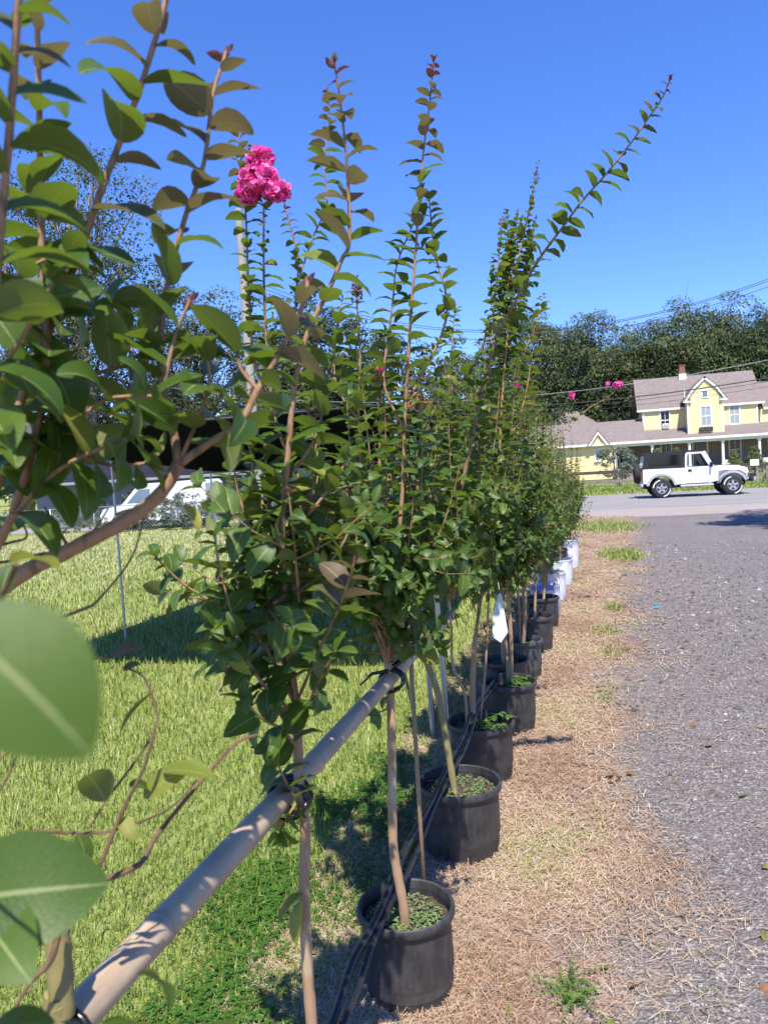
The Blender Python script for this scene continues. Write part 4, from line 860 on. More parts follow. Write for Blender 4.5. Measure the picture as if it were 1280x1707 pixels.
for sg in (-1, 1):
    b = MB(); o_ = arc(FX, .40, .56, 172, 20, 14); i_ = arc(FX, .40, .47, 20, 172, 14)
    b.prism([(.78, .60)]+o_+[(1.88, .72), (1.90, .60), (1.80, .57)]+i_+[(.86, .56)], 'y', sg*.58, sg*.90); b.build('front_flare', 'flare_silver', J, False)
    b = MB(); b.prism([(.80, .96), (1.0, .99), (1.6, .97), (1.86, .80), (1.9, .95), (1.75, 1.0), (1.0, 1.06), (.8, 1.10)], 'y', sg*.60, sg*.76); b.build('front_fender', 'car_white', J)
    b = MB(); o_ = arc(RX, .42, .58, 170, 8, 14); i_ = arc(RX, .42, .485, 8, 170, 14)
    b.prism(o_+i_, 'y', sg*.74, sg*.90); b.build('rear_flare', 'flare_silver', J)
    b = MB(); b.bbox(-.62, .62, min(sg*.78, sg*.92), max(sg*.78, sg*.92), .40, .49, .03); b.build('side_step', 'flare_silver', J)
    # door with window frame
    y0, y1 = sorted((sg*.751, sg*.772)); b = MB(); b.prism([(-.40, .55), (.46, .55), (.56, .66), (.58, 1.13), (-.40, 1.15)], 'y', y0, y1); dr = b.build('door', 'car_white', J)
    b = MB(); outer = [(-.40, 1.15), (-.38, 1.70), (-.32, 1.76), (.26, 1.76), (.60, 1.14)]; inner = [(-.33, 1.18), (-.31, 1.67), (-.27, 1.70), (.21, 1.70), (.50, 1.18)]
    n = 5; V = [(p[0], y, p[1]) for y in (y0-.02*(sg > 0), y1+.02*(sg < 0)) for p in outer+inner]; F = []
    for i in range(n):
        j = (i+1) % n; F += [(i, j, n+j, n+i), (2*n+i, 3*n+i, 3*n+j, 2*n+j), (i, 2*n+i, 2*n+j, j), (n+i, n+j, 3*n+j, 3*n+i)]
    b.add(V, F); b.build('window_frame', 'car_white', dr)
    b = MB(); b.bbox(-.30, -.16, min(sg*.772, sg*.80), max(sg*.772, sg*.80), 1.0, 1.09, .01); b.build('handle', 'underbody', dr)
    b = MB(); b.bbox(.50, .60, min(sg*.78, sg*.98), max(sg*.78, sg*.98), 1.14, 1.34, .03); b.build('mirror', 'underbody', J)
    b = MB(); b.prism([(-1.76, 1.31), (-.60, 1.31), (-.56, 1.36), (-.58, 1.66), (-.64, 1.70), (-1.66, 1.68), (-1.74, 1.62)], 'y', sg*.735, sg*.752); b.build('side_window', 'glass_dark', J)
    b = MB(); b.lathe((1.935, sg*.42, .86), [(.09, 0), (.10, .02), (.085, .045), (.001, .055)], 16, 'x'); b.build('headlight', 'lamp_clear', J, True)
    b = MB(); b.bbox(1.9, 1.95, min(sg*.64, sg*.76), max(sg*.64, sg*.76), .80, .88, .01); b.build('indicator', 'lamp_amber', J)
    b = MB(); b.bbox(-2.05, -2.0, min(sg*.58, sg*.72), max(sg*.58, sg*.72), .86, 1.06, .01); b.build('tail_light', 'lamp_red', J)
    # windscreen pillar
    b = MB(); b.prism([(.60, 1.14), (.68, 1.14), (.36, 1.79), (.28, 1.77)], 'y', sg*.68, sg*.76); b.build('windscreen_pillar', 'car_white', J)
b = MB(); b.prism([(.63, 1.14), (.66, 1.14), (.345, 1.78), (.32, 1.78)], 'y', -.68, .68); b.build('windscreen', 'glass_dark', J)
b = MB(); b.prism([(-1.97, 1.175), (-1.90, 1.76), (-1.80, 1.82), (-1.5, 1.85), (-.44, 1.85), (-.42, 1.175)], 'y', -.735, .735); b.build('hardtop', 'car_black_top', J)
b = MB(); b.prism([(-.43, 1.765), (.34, 1.765), (.36, 1.80), (.24, 1.845), (-.43, 1.851)], 'y', -.735, .735); b.build('roof_panel', 'car_black_top', J)
b = MB(); b.prism([(-2.0, 1.22), (-1.94, 1.70), (-1.90, 1.70), (-1.96, 1.22)], 'y', -.5, .5); b.build('rear_window', 'glass_sky', J)
for y in (-.36, .36):
    b = MB(); b.bbox(-.34, .12, y-.22, y+.22, .72, .95, .06); b.prism([(-.38, .9), (-.22, .9), (-.32, 1.42), (-.44, 1.42)], 'y', y-.2, y+.2); b.bbox(-.46, -.34, y-.13, y+.13, 1.44, 1.64, .04); b.build('seat', 'seat_cloth', J)
b = MB(); pts = [(.30-.06*math.sin(6.283*k/16), .36+.17*math.cos(6.283*k/16), 1.20+.16*math.sin(6.283*k/16)) for k in range(17)]; b.tube(pts, .016, 6); b.build('steering_wheel', 'underbody', J, True)
b = MB(); b.box(.40, .62, -.7, .7, .95, 1.16); b.build('dashboard', 'underbody', J)
b = MB(); b.box(-1.95, 1.85, -.52, .52, .38, .60); b.build('underbody', 'underbody', J)
b = MB(); b.bbox(1.98, 2.14, -.78, .78, .50, .68, .03); b.box(1.9, 2.0, -.3, .3, .52, .64); b.build('front_bumper', 'underbody', J)
b = MB(); b.bbox(2.10, 2.17, -.80, -.66, .50, .66, .02); b.build('bumper_end', 'flare_silver', J)
b = MB(); b.bbox(-2.12, -2.0, -.78, .78, .46, .60, .03); b.build('rear_bumper', 'flare_silver', J)
b = MB(); b.bbox(1.925, 1.95, -.50, .50, .68, .98, .01); gr = b.build('grille', 'car_white', J)
for k in range(7): b = MB(); b.bbox(1.945, 1.956, -.30+.085*k, -.26+.085*k, .70, .94, .004); b.build('slot', 'underbody', gr)
def wheel(x, y, z, axis, name='wheel'):
    b = MB(); sgn = -1 if y < 0 else 1; h = .125
    prof = [(.20, -h), (.30, -h), (.36, -h*.92), (.385, -h*.7), (.39, 0), (.385, h*.7), (.36, h*.92), (.30, h), (.20, h), (.20, -h)]
    b.lathe((x, y, z), prof, 32, axis); wl = b.build(name, 'rubber', J, True, 40)
    if axis == 'x': return wl
    b = MB(); o_ = y+sgn*(h-.03); b.lathe((x, o_, z), [(.001, -sgn*.02), (.19, -sgn*.02), (.205, 0), (.205, sgn*.035), (.19, sgn*.03), (.185, 0)], 24, 'y'); rm = b.build('rim', 'alloy', wl, True, 40); b = MB(); b.lathe((x, o_+sgn*.002, z), [(.001, 0), (.192, 0)], 20, 'y'); b.build('brake_disc', 'underbody', wl)
    for k in range(5):
        a = k*1.2566+.3; b = MB(); c, s_ = math.cos(a), math.sin(a); q = []
        for (u, v_) in ((.0, -.05), (.19, -.036), (.19, .036), (.0, .05)): q.append((x+u*c-v_*s_, z+u*s_+v_*c))
        b.prism(q, 'y', min(o_-.018, o_+sgn*.022), max(o_-.018, o_+sgn*.022)); b.lathe((x, o_+sgn*.024, z), [(.001, 0), (.05, 0), (.055, -sgn*.02)], 12, 'y'); b.build('spoke', 'alloy', wl)
    for a0 in (100, 280):
        b = MB(); po = arc(x, z, .345, a0, a0+75, 12)+arc(x, z, .305, a0+75, a0, 12); yy = y+sgn*(h*.98); b.prism(po, 'y', min(yy-.01, yy+sgn*.006), max(yy-.01, yy+sgn*.006)); b.build('tyre_lettering', 'tyre_letter', wl)
    return wl
for x in (RX, FX):
    for y in (-.76, .76): wheel(x, y, .39, 'y')
wheel(-2.16, 0, 1.0, 'x', 'spare_wheel')
J.location = (3.74, 33.4, .005); J.rotation_euler = (0, 0, math.radians(3))

# ------------------------------------------------------------------ power lines and pole
def wire(pts, r, mat, label, x0, x1):
    """catenary through three (x, z) points at constant y"""
    (xa, za), (xb, zb), (xc, zc), y = pts[0], pts[1], pts[2], pts[3]
    A = np.array([[x*x, x, 1] for x in (xa, xb, xc)]); k = np.linalg.solve(A, [za, zb, zc]); b = MB()
    xs = np.linspace(x0, x1, 60); b.tube([(x, y, float(k[0]*x*x+k[1]*x+k[2])) for x in xs], r, 5)
    tag(b.build('power_line', mat, smooth=True), label, 'cable', 'overhead power lines')
wire(((-11.7, 8.9), (-4.4, 6.30), (5.16, 6.76), 25.5), .010, 'wire', 'uppermost thin overhead wire against the blue sky', -11.7, 19)
wire(((-11.7, 8.75), (-4.4, 6.24), (5.16, 6.70), 25.52), .010, 'wire', 'thin overhead wire just below the uppermost one', -11.7, 19)
wire(((-11.7, 8.3), (-4.4, 5.98), (5.16, 6.53), 25.48), .010, 'wire', 'lower of the wires that cross the open sky', -11.7, 19)
wire(((-30, 9.0), (-3.1, 5.08), (7.85, 5.82), 39.3), .014, 'wire_bare', 'pale overhead cable passing above the farmhouse chimney', -30, 30)
wire(((-30, 8.2), (.3, 4.56), (7.82, 5.0), 39.35), .028, 'wire', 'thick black cable crossing in front of the farmhouse roof', -30, 30)
wire(((-30, 7.9), (.3, 4.38), (7.82, 4.84), 39.3), .012, 'wire', 'thin wire just under the thick black cable', -30, 30)
wire(((-30, 7.6), (.3, 4.15), (7.82, 4.60), 39.28), .010, 'wire', 'lowest thin wire below the farmhouse eaves', -30, 30)
t = thing('utility_pole', 'pale weathered utility pole rising behind the pink flower', 'pole', (-11.78, 25.5, 0))
b = MB(); b.tube([(-11.78, 25.5, -.3), (-11.78, 25.5, 5), (-11.80, 25.5, 11.3)], [.19, .16, .13], 14); b.build('shaft', 'pole_wood', t, True, 50)
for z in (8.3, 8.75, 8.9): b = MB(); b.lathe((-11.78, 25.36, z), [(.02, -.05), (.045, -.03), (.03, 0), (.045, .03), (.02, .05)], 8); b.build('insulator', 'wire_bare', t, True)
# the far-side cables need their poles too (outside the picture)
for x in (-30, 30):
    t = thing('utility_pole', 'utility pole at the %s end of the far roadside cables' % ('left' if x < 0 else 'right'), 'pole', (x, 39.4, 0))
    b = MB(); b.tube([(x, 39.45, -.3), (x, 39.45, 10.5)], [.17, .12], 12); b.build('shaft', 'pole_wood', t, True, 50)
    b = MB(); b.bbox(x-.05, x+.05, 38.6, 40.3, 9.2, 9.32, .01); b.build('crossarm', 'pole_wood', t)
# ------------------------------------------------------------------ shed, parked car, wire fence on the left
S_ = thing('low_shed', 'low grey shed with dark navy shingle roof beyond the lawn', 'shed', (-17, 32, 0))
b = MB(); b.box(-26, -13, 31.2, 36, -.1, 2.1); b.build('wall', 'shed_wall', S_)
slope(S_, 'roof', -27, -12.6, 30.6, 2.12, 34.2, 4.9, .1, 'shingle_navy'); slope(S_, 'roof', -27, -12.6, 37, 2.12, 34.201, 4.9, .1, 'shingle_navy')
b = MB(); b.bbox(-27, -12.6, 30.5, 30.6, 1.95, 2.08, .01); b.build('gutter', 'wire_bare', S_)
for x in (-20.2, -15.1): b = MB(); b.bbox(x, x+.14, 31.1, 31.21, 0, 2.05, .01); b.build('corner_board', 'paint_white', S_)
V_ = thing('parked_van', 'white van parked behind shrubs at the edge of the lawn', 'van')
b = MB(); prof = [(-2.3, .35), (-2.35, .62), (-2.2, .86), (-1.35, 1.02), (-.75, 1.62), (-.45, 1.80), (2.1, 1.84), (2.25, 1.7), (2.3, .5), (2.25, .33)]
low = [(2.25, .33)]+arc(1.45, .33, .38, 0, 180, 10)+arc(-1.45, .33, .38, 0, 180, 10)+[(-2.3, .35)]
b.prism(prof[:-1]+low[:-1], 'y', -.85, .85); b.build('body', 'car_white', V_)
b = MB(); b.prism([(-1.36, 1.04), (-.76, 1.64), (-.70, 1.66), (-1.28, 1.02)], 'y', -.74, .74); b.build('windscreen', 'glass_sky', V_)
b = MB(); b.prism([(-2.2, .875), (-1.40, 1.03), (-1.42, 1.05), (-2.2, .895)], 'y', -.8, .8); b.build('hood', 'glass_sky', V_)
for sg in (-1, 1):
    b = MB(); b.prism([(-1.15, 1.05), (-.62, 1.55), (-.1, 1.6), (-.1, 1.05)], 'y', sg*.845, sg*.856); b.build('side_window', 'glass_sky', V_)
    for x in (-1.45, 1.45):
        b = MB(); b.lathe((x, sg*.74, .33), [(.19, -.1), (.32, -.1), (.33, 0), (.32, .1), (.19, .1)], 20, 'y'); b.build('wheel', 'rubber', V_, True, 40)
        b = MB(); b.lathe((x, sg*.80, .33), [(.001, 0), (.19, 0)], 16, 'y'); b.build('hubcap', 'alloy', V_)
    b = MB(); b.bbox(-2.33, -2.2, min(sg*.5, sg*.75), max(sg*.5, sg*.75), .62, .80, .02); b.build('headlight', 'lamp_clear', V_)
V_.location = (-17.0, 27.7, 0); V_.rotation_euler = (0, 0, math.radians(4))
c_ = thing('wire_fence', 'low chain-link fence at the far edge of the lawn', 'fence', (-18, 25.8, 0))
for i in range(9):
    x = -27+2.0*i; b = MB(); b.tube([(x, 25.9, -.1), (x, 25.9, 1.02)], .022, 8); b.build('post', 'galvanised', c_, True)
b = MB(); b.tube([(-27, 25.9, 1.0), (-11, 25.9, 1.0)], .016, 6); b.build('top_rail', 'galvanised', c_)
b = MB(); x = -27.9
while x < -11:
    for sg in (-1, 1):
        xa, xb = (x, x+.95) if sg > 0 else (x+.95, x)
        b.add([(xa-.004, 25.905, .03), (xa+.004, 25.905, .03), (xb+.004, 25.905, .98), (xb-.004, 25.905, .98)], [(0, 1, 2, 3)]); b.add([(xa-.004, 25.911, .03), (xa+.004, 25.911, .03), (xb+.004, 25.911, .98), (xb-.004, 25.911, .98)], [(3, 2, 1, 0)])
    x += .14
b.build('mesh_wires', 'galvanised', c_, kind='stuff')

# ------------------------------------------------------------------ leaves
def leaf_geo(rows, across, bend, fold, width, twist=0.0, wave=0.0):
    """unit leaf along +x, upper side +z, curling down to the tip"""
    def wid(u): return width*.5*(max(0.0, math.sin(math.pi*u**.82))**.72)*(1-.12*u)
    V = [(0, 0, 0)]; UV = [(0, .5)]; F = []
    vs = np.linspace(-1, 1, across)
    def pt(u, v):
        th = bend*u; x = math.sin(th)/bend; z = -(1-math.cos(th))/bend; w_ = wid(u)*v
        nx, nz = math.sin(th), math.cos(th)
        h = fold*abs(w_)+wave*math.sin(u*9+v*2)*abs(v)
        y = w_*math.cos(twist*u); h += w_*math.sin(twist*u)
        return (x+nx*h, y, z+nz*h)
    for u in rows[1:-1]:
        for v in vs: V.append(pt(u, v)); UV.append((u, .5+.5*v))
    V.append(pt(1, 0)); UV.append((1, .5))
    A = across; last = len(V)-1
    F3 = [(0, 1+i+1, 1+i)[::-1] for i in range(A-1)]; F4 = []
    F3 = [(0, 1+i, 2+i) for i in range(A-1)]
    for r in range(len(rows)-3):
        for i in range(A-1):
            a = 1+r*A+i; F4.append((a, a+A, a+A+1, a+1))
    b = 1+(len(rows)-3)*A
    F3 += [(b+i, last, b+i+1) for i in range(A-1)]
    return np.array(V), np.array(F4), np.array(F3), np.array(UV)
def fix_up(g):
    """make face winding give +z normals"""
    V, F4, F3, UV = g
    def nz(f): return np.cross(V[f[1]]-V[f[0]], V[f[2]]-V[f[0]])[2]
    F4 = np.array([f if nz(f) >= 0 else f[::-1] for f in F4]); F3 = np.array([f if nz(f) >= 0 else f[::-1] for f in F3])
    return V, F4, F3, UV
HI = [fix_up(leaf_geo([0, .04, .12, .24, .4, .56, .72, .86, .955, 1], 3, *a)) for a in
      [(.9, .30, .60, .1, .008), (1.2, .36, .57, -.15, .012), (.55, .22, .64, .2, .012), (1.45, .30, .60, -.3, .015), (.3, .40, .56, .35, .01)]]
LO = [fix_up(leaf_geo([0, .1, .36, .68, .92, 1], 3, *a)) for a in [(.9, .33, .64), (1.25, .33, .6), (.5, .25, .68)]]
LO2 = [fix_up(leaf_geo([0, .25, .7, 1], 3, *a)) for a in [(.9, .33, .68), (1.25, .33, .64), (.5, .25, .72)]]
HIMESH = {}
def hi_mesh(s, m):
    if (s, m) not in HIMESH:
        V, F4, F3, UV = HI[s]
        HIMESH[s, m] = raw_mesh('leaf', V, F4, F3, [LEAF[m]], np.zeros(len(V)), UV, None, True)
    return HIMESH[s, m]
def smooth_path(P, k=5):
    P = [Vector(p) for p in P]; out = []
    for i in range(len(P)-1):
        p0 = P[max(i-1, 0)]; p1 = P[i]; p2 = P[i+1]; p3 = P[min(i+2, len(P)-1)]
        for j in range(k):
            t = j/k
            out.append(.5*((2*p1)+(p2-p0)*t+(2*p0-5*p1+4*p2-p3)*t*t+(3*p1-p0-3*p2+p3)*t**3))
    out.append(P[-1]); return out
def frame(p, l, n, size, wf=1.0):
    l = l.normalized(); n = (n-l*n.dot(l)).normalized(); b = n.cross(l)
    M = np.eye(4); M[:3, 0] = np.array(l)*size; M[:3, 1] = np.array(b)*size*wf; M[:3, 2] = np.array(n)*size; M[:3, 3] = p
    return M
class Tree:
    def __init__(s, name, label, base, group='crape myrtles along the driveway', nobj=300):
        s.root = thing(name, label, 'tree', base, group); s.leaves = []; s.nobj = nobj; s.stems = MB(); s.r = random.Random(hash(label) % 9999 if False else int(base[1]*1000)+7)
    def stem(s, path, r0, r1, mat, name, n=7, k=5, knobby=0.06):
        pp = smooth_path(path, k); m = len(pp)
        rad = [(r0+(r1-r0)*i/(m-1))*(1+knobby*math.sin(i*2.3+r0*900)) for i in range(m)]
        b = MB(); b.tube(pp, rad, n); b.build(name, mat, s.root, True, 60); return pp
    def leafy(s, path, leaf, start=.1, young=1.1, gap=.5, droop=.0, smalltip=True):
        r = s.r; pp = smooth_path(path, 6); leaf *= 1.27
        seg = [(pp[i+1]-pp[i]).length for i in range(len(pp)-1)]; tot = sum(seg)
        d = tot*start; side = r.random()*6.28; az = side; acc = 0; i = 0
        while d < tot:
            while i < len(seg)-1 and acc+seg[i] < d: acc += seg[i]; i += 1
            f = (d-acc)/max(seg[i], 1e-6); p = pp[i].lerp(pp[i+1], min(1, f)); t = (pp[i+1]-pp[i]).normalized(); fr = d/tot
            a0 = t.orthogonal().normalized(); b0 = t.cross(a0)
            u = a0*math.cos(az)+b0*math.sin(az)
            size = leaf*r.uniform(.78, 1.12)
            if smalltip and fr > .78: size *= max(.25, 1-.75*((fr-.78)/.22)**1.5)
            ph = math.radians(r.uniform(44, 74) if fr > .5 else r.uniform(46, 84))
            l = t*math.cos(ph)+u*math.sin(ph)+Vector((0, 0, -droop*r.random()))
            nrm = t*.75+Vector((0, 0, .35))-u*.25+Vector((r.gauss(0, .42), r.gauss(0, .42), r.gauss(0, .25)))
            m = 0
            if fr > .965 and young < 1: m = 4 if r.random() < .8 else 2
            elif fr > young: m = 2 if r.random() < min(1, .45+(fr-young)*2.5) else 0
            else:
                q = r.random()
                if q < .035: m = 1
                elif q < .05: m = 3 if fr < .4 else 0
            s.leaves.append((frame(p, l, nrm, size, r.uniform(.85, 1.12)), m, r.randrange(5)))
            d += leaf*gap*r.uniform(.75, 1.2)*(size/leaf*.7+.3)
            az += math.pi+r.gauss(0, .35)+(.28 if r.random() < .5 else -.05)
        if young < 1:
            t = (pp[-1]-pp[-3]).normalized()
            for k in range(5):
                a0 = t.orthogonal().normalized(); b0 = t.cross(a0); an = k*2.4
                l = t+(a0*math.cos(an)+b0*math.sin(an))*.35
                s.leaves.append((frame(pp[-1]-t*(.004*k), l, a0*math.cos(an+1.5)+b0*math.sin(an+1.5), leaf*.17, .8), 4, 2))
        else:
            t = (pp[-1]-pp[-3]).normalized(); a0 = t.orthogonal().normalized(); b0 = t.cross(a0); an = r.random()*6.28
            for k in range(3):
                l = t*(.9 if k == 0 else .6)+(a0*math.cos(an+k*2.1)+b0*math.sin(an+k*2.1))*.6
                s.leaves.append((frame(pp[-1]-t*(.003*k), l, t*.6+Vector((r.gauss(0, .4), r.gauss(0, .4), .4)), leaf*r.uniform(.5, .75), .95), 0, r.randrange(5)))
    def single(s, b, tip, wf, roll, m):
        b = Vector(b); t = Vector(tip); l = t-b; n0 = (Vector((0, 0, 1))-l*(l.z/l.length_squared)).normalized()
        n = Matrix.Rotation(math.radians(roll), 3, l.normalized()) @ n0
        s.leaves.append((frame(b, l, n, l.length*1.08, wf/.54), m, s.r.randrange(3)))
    def fill(s, n, c, z0, z1, rad, leaf=.058, zt=None, twigs=2, yrange=.38, gap=.40, lean=0, young=.9):
        """extra shoots that fan out of the fork"""
        r = s.r
        for i in range(n):
            an = r.random()*6.28; R = rad*math.sqrt(r.random()); zz = z0+(z1-z0)*(.55+.45*r.random())
            a = Vector((c[0]+r.gauss(0, .02), c[1]+r.gauss(0, .03), c[2]+r.uniform(-.05, .25)))
            e = Vector((c[0]+R*math.cos(an)+lean, c[1]+yrange/rad*R*math.sin(an), zz))
            m1 = a.lerp(e, .35)+Vector((math.cos(an)*R*.25, math.sin(an)*R*.25, -.02)); m2 = a.lerp(e, .7)+Vector((math.cos(an)*R*.18, math.sin(an)*R*.18, 0))
            path = [a, m1, m2, e]; pp = smooth_path(path, 4)
            s.stems.tube(pp, [.0042-.003*j/(len(pp)-1) for j in range(len(pp))], 5)
            s.leafy(path, leaf*r.uniform(.85, 1.1), r.uniform(.08, .3), young if r.random() < .4 else 1.1, gap, .15)
            for q in range(twigs):
                f = r.uniform(.1, .8); p = a.lerp(m1, f*2) if f < .5 else m1.lerp(m2, (f-.5)*2)
                an2 = an+r.gauss(0, 1.1); L = r.uniform(.1, .26)
                e2 = p+Vector((math.cos(an2)*L*.9, math.sin(an2)*L*.9, r.uniform(-.1, .8)*L)); mm = p.lerp(e2, .5)+Vector((0, 0, -.015))
                s.stems.tube([p, mm, e2], [.0022, .0016, .001], 4)
                s.leafy([p, mm, e2], leaf*r.uniform(.8, 1.05), .1, 1.1, gap, .3)
    def finish(s):
        if s.stems.v: s.stems.build('branches', 'bark_stem', s.root, True, 60)
        base = np.array(worldloc(s.root))
        if s.nobj:
            fw = np.array([-.27, .96, -.05])
            def key(L):
                q = L[0][:3, 3]-np.array([0, 0, 1.7]); d = np.linalg.norm(q); c = q.dot(fw)/d
                return d if c > .77 else d+50
            s.leaves.sort(key=key)
        near, rest = s.leaves[:s.nobj], s.leaves[s.nobj:]
        for M, m, sh in near:
            o = bpy.data.objects.new('leaf', hi_mesh(sh, m)); COL.objects.link(o); o.parent = s.root
            W = Matrix(M.tolist()); W.translation -= Vector(base); o.matrix_basis = W
        if rest:
            Vs, F4s, F3s, UVs, mi4, mi3, ts = [], [], [], [], [], [], []; k = 0
            for sh in range(3):
                g = [(M, m) for M, m, q in rest if q % 3 == sh]
                if not g: continue
                V, F4, F3, UV = LO[sh] if base[1] < 6.5 else LO2[sh]
                A = np.stack([M for M, m in g]); n = len(g)
                W = np.einsum('nij,vj->nvi', A[:, :3, :3], V)+A[:, None, :3, 3]-base
                Vs.append(W.reshape(-1, 3)); off = (np.arange(n)*len(V)+k)[:, None, None]
                F4s.append((F4[None]+off).reshape(-1, 4)); F3s.append((F3[None]+off).reshape(-1, 3))
                mm = np.array([m for M, m in g]); mi4.append(np.repeat(mm, len(F4))); mi3.append(np.repeat(mm, len(F3)))
                UVs.append(np.tile(UV, (n, 1))); ts.append(np.repeat(RNG.random(n), len(V))); k += n*len(V)
            me = raw_mesh('foliage', np.concatenate(Vs), np.concatenate(F4s), np.concatenate(F3s), LEAF, np.concatenate(ts), np.concatenate(UVs), np.concatenate(mi4+mi3), True)
            o = link(bpy.data.objects.new('foliage', me), s.root); o['kind'] = 'stuff'
def flowers(name, parent, blobs, n, size=.013):
    """crinkled petals over a few rounded masses"""
    V = []; F = []; T = []
    vol = [b[1]**2 for b in blobs]; tot = sum(vol); k = 0; o0 = np.array(worldloc(parent))
    for (c, R, sq), vv in zip(blobs, vol):
        m = int(n*vv/tot)
        d = RNG.normal(size=(m, 3)); d /= np.linalg.norm(d, axis=1)[:, None]
        p = np.array(c)+d*np.array(sq)*R*RNG.uniform(.72, 1.05, (m, 1))
        for q, dd in zip(p, d):
            nn = dd+RNG.normal(0, .5, 3); nn /= np.linalg.norm(nn); a = np.cross(nn, RNG.normal(size=3)); a /= np.linalg.norm(a); b = np.cross(nn, a)
            sz = size*RNG.uniform(.6, 1.2)
            for i in range(7):
                an = i*6.283/6; rr = sz*RNG.uniform(.6, 1.1) if i else 0
                V.append(q-o0+(a*math.cos(an)+b*math.sin(an))*rr+nn*(RNG.normal(0, .35)*sz if i else -.1*sz))
            F += [(k, k+1+i, k+1+(i+1) % 6) for i in range(6)]; T += [RNG.random()]*7; k += 7
    o = bpy.data.objects.new(name, raw_mesh(name, np.array(V), np.zeros((0, 4), int), np.array(F), ['petal'], np.array(T))); return link(o, parent)
def panicle(name, parent, base, h, mat, n=40, w=.03):
    b = MB(); r = random.Random(int(h*1e4)); base = Vector(base); b.tube([base-Vector((0, 0, .06)), base, base+Vector((0, 0, h))], [.002, .002, .001], 5)
    for i in range(n):
        f = r.random(); a = r.random()*6.28; R = w*(1-f*.75)*r.uniform(.4, 1); p = base+Vector((math.cos(a)*R, math.sin(a)*R, h*f+.006))
        b.tube([base+Vector((0, 0, h*f*.9)), p], .0008, 3); b.ball(p, r.uniform(.0028, .0045))
    return b.build(name, mat, parent, True)

# ------------------------------------------------------------------ the pots
def pot(x, y, R, H, label, mat='pot_plastic', weeds=0, soil_drop=.045, sprouts=250):
    t = thing('nursery_pot', label, 'pot', (x, y, 0), 'black nursery pots in a row')
    b = MB(); rb = R*.86
    b.lathe((x, y, 0), [(0.001, .004), (rb-.012, .004), (rb-.002, 0), (rb, .006), (rb+(R-.012-rb)*.12, H*.12), (rb+(R-.012-rb)*.13+.002, H*.13), (rb+(R-.014-rb)*.86, H*.86), (R-.012, H*.9), (R-.016, H*.9), (rb+.01, H*.3), (rb-.01, .02), (.001, .02)], 48)
    b.build('body', mat, t, True, 35)
    b = MB(); b.lathe((x, y, 0), [(R-.013, H*.895), (R-.002, H*.9), (R, H*.915), (R, H-.012), (R-.003, H-.003), (R-.008, H), (R-.014, H-.004), (R-.017, H*.89)], 48)
    b.build('rim', mat, t, True, 40)
    b = MB(); rr = random.Random(int(y*100)); zs = H-soil_drop
    pts = [(x, y, zs+.012)]; f = []; n = 28; rings = 5
    for i in range(1, rings+1):
        for k in range(n):
            a = 6.283*k/n; q = (R-.022)*i/rings; pts.append((x+q*math.cos(a), y+q*math.sin(a), zs+rr.uniform(-.007, .009)))
    f += [(0, 1+k, 1+(k+1) % n) for k in range(n)]
    for i in range(rings-1):
        for k in range(n):
            f.append((1+i*n+k, 1+i*n+n+k, 1+i*n+n+(k+1) % n, 1+i*n+(k+1) % n))
    b.add(pts, f); b.build('soil', 'potting_soil', t, True)
    leaves = []
    def lf(p, l, sz): leaves.append(frame(Vector(p), Vector(l), Vector((0, 0, 1))+Vector(l)*.1, sz, rr.uniform(.8, 1.1)))
    for i in range(sprouts):
        q = (R-.04)*math.sqrt(rr.random()); a = rr.random()*6.28; p = (x+q*math.cos(a), y+q*math.sin(a), zs+rr.uniform(.002, .02)); an = rr.random()*6.28
        for j in range(rr.choice((2, 2, 3))): lf(p, (math.cos(an+j*2.6), math.sin(an+j*2.6), rr.uniform(.1, .5)), rr.uniform(.007, .014))
    for i in range(weeds):
        q = (R-.03)*rr.uniform(.2, 1.1); a = rr.uniform(-2.0, .9); h = rr.uniform(.0, .045); c = Vector((x+q*math.cos(a), y+q*math.sin(a), zs+.02+h)); an = rr.random()*6.28
        for j in range(9): lf(c, (math.cos(an+j*2.4), math.sin(an+j*2.4), .25+.09*j), rr.uniform(.022, .036)*(1-.05*j))
    if leaves:
        V, F4, F3, UV = LO[0]; A = np.stack(leaves); n = len(leaves)
        W = np.einsum('nij,vj->nvi', A[:, :3, :3], V)+A[:, None, :3, 3]-np.array((x, y, 0)); off = (np.arange(n)*len(V))[:, None, None]
        o = link(bpy.data.objects.new('weeds', raw_mesh('weeds', W.reshape(-1, 3), (F4[None]+off).reshape(-1, 4), (F3[None]+off).reshape(-1, 3), ['sprout_leaf' if weeds == 0 else 'weed_leaf'], np.repeat(RNG.random(n), len(V)), None, None, True)), t); o['kind'] = 'stuff'
    return t
pot(-.655, .745, .18, .30, 'black nursery pot under the sawn-off crape myrtle stub')
pot(-.626, 1.434, .18, .31, 'black nursery pot under the crape myrtle tied to the middle of the bamboo pole')
POTS = [(-.665, 2.36, .162, .285, 'pot_plastic', 0, 420), (-.65, 3.31, .188, .31, 'pot_plastic', 0, 330), (-.675, 4.13, .185, .31, 'pot_plastic', 26, 120),
        (-.61, 4.93, .182, .31, 'pot_plastic', 20, 60), (-.70, 5.52, .175, .30, 'pot_plastic', 0, 30), (-.645, 6.16, .172, .30, 'pot_plastic_grey', 0, 90),
        (-.615, 7.08, .182, .31, 'pot_plastic', 0, 30), (-.60, 8.06, .172, .315, 'pot_plastic', 0, 30)]
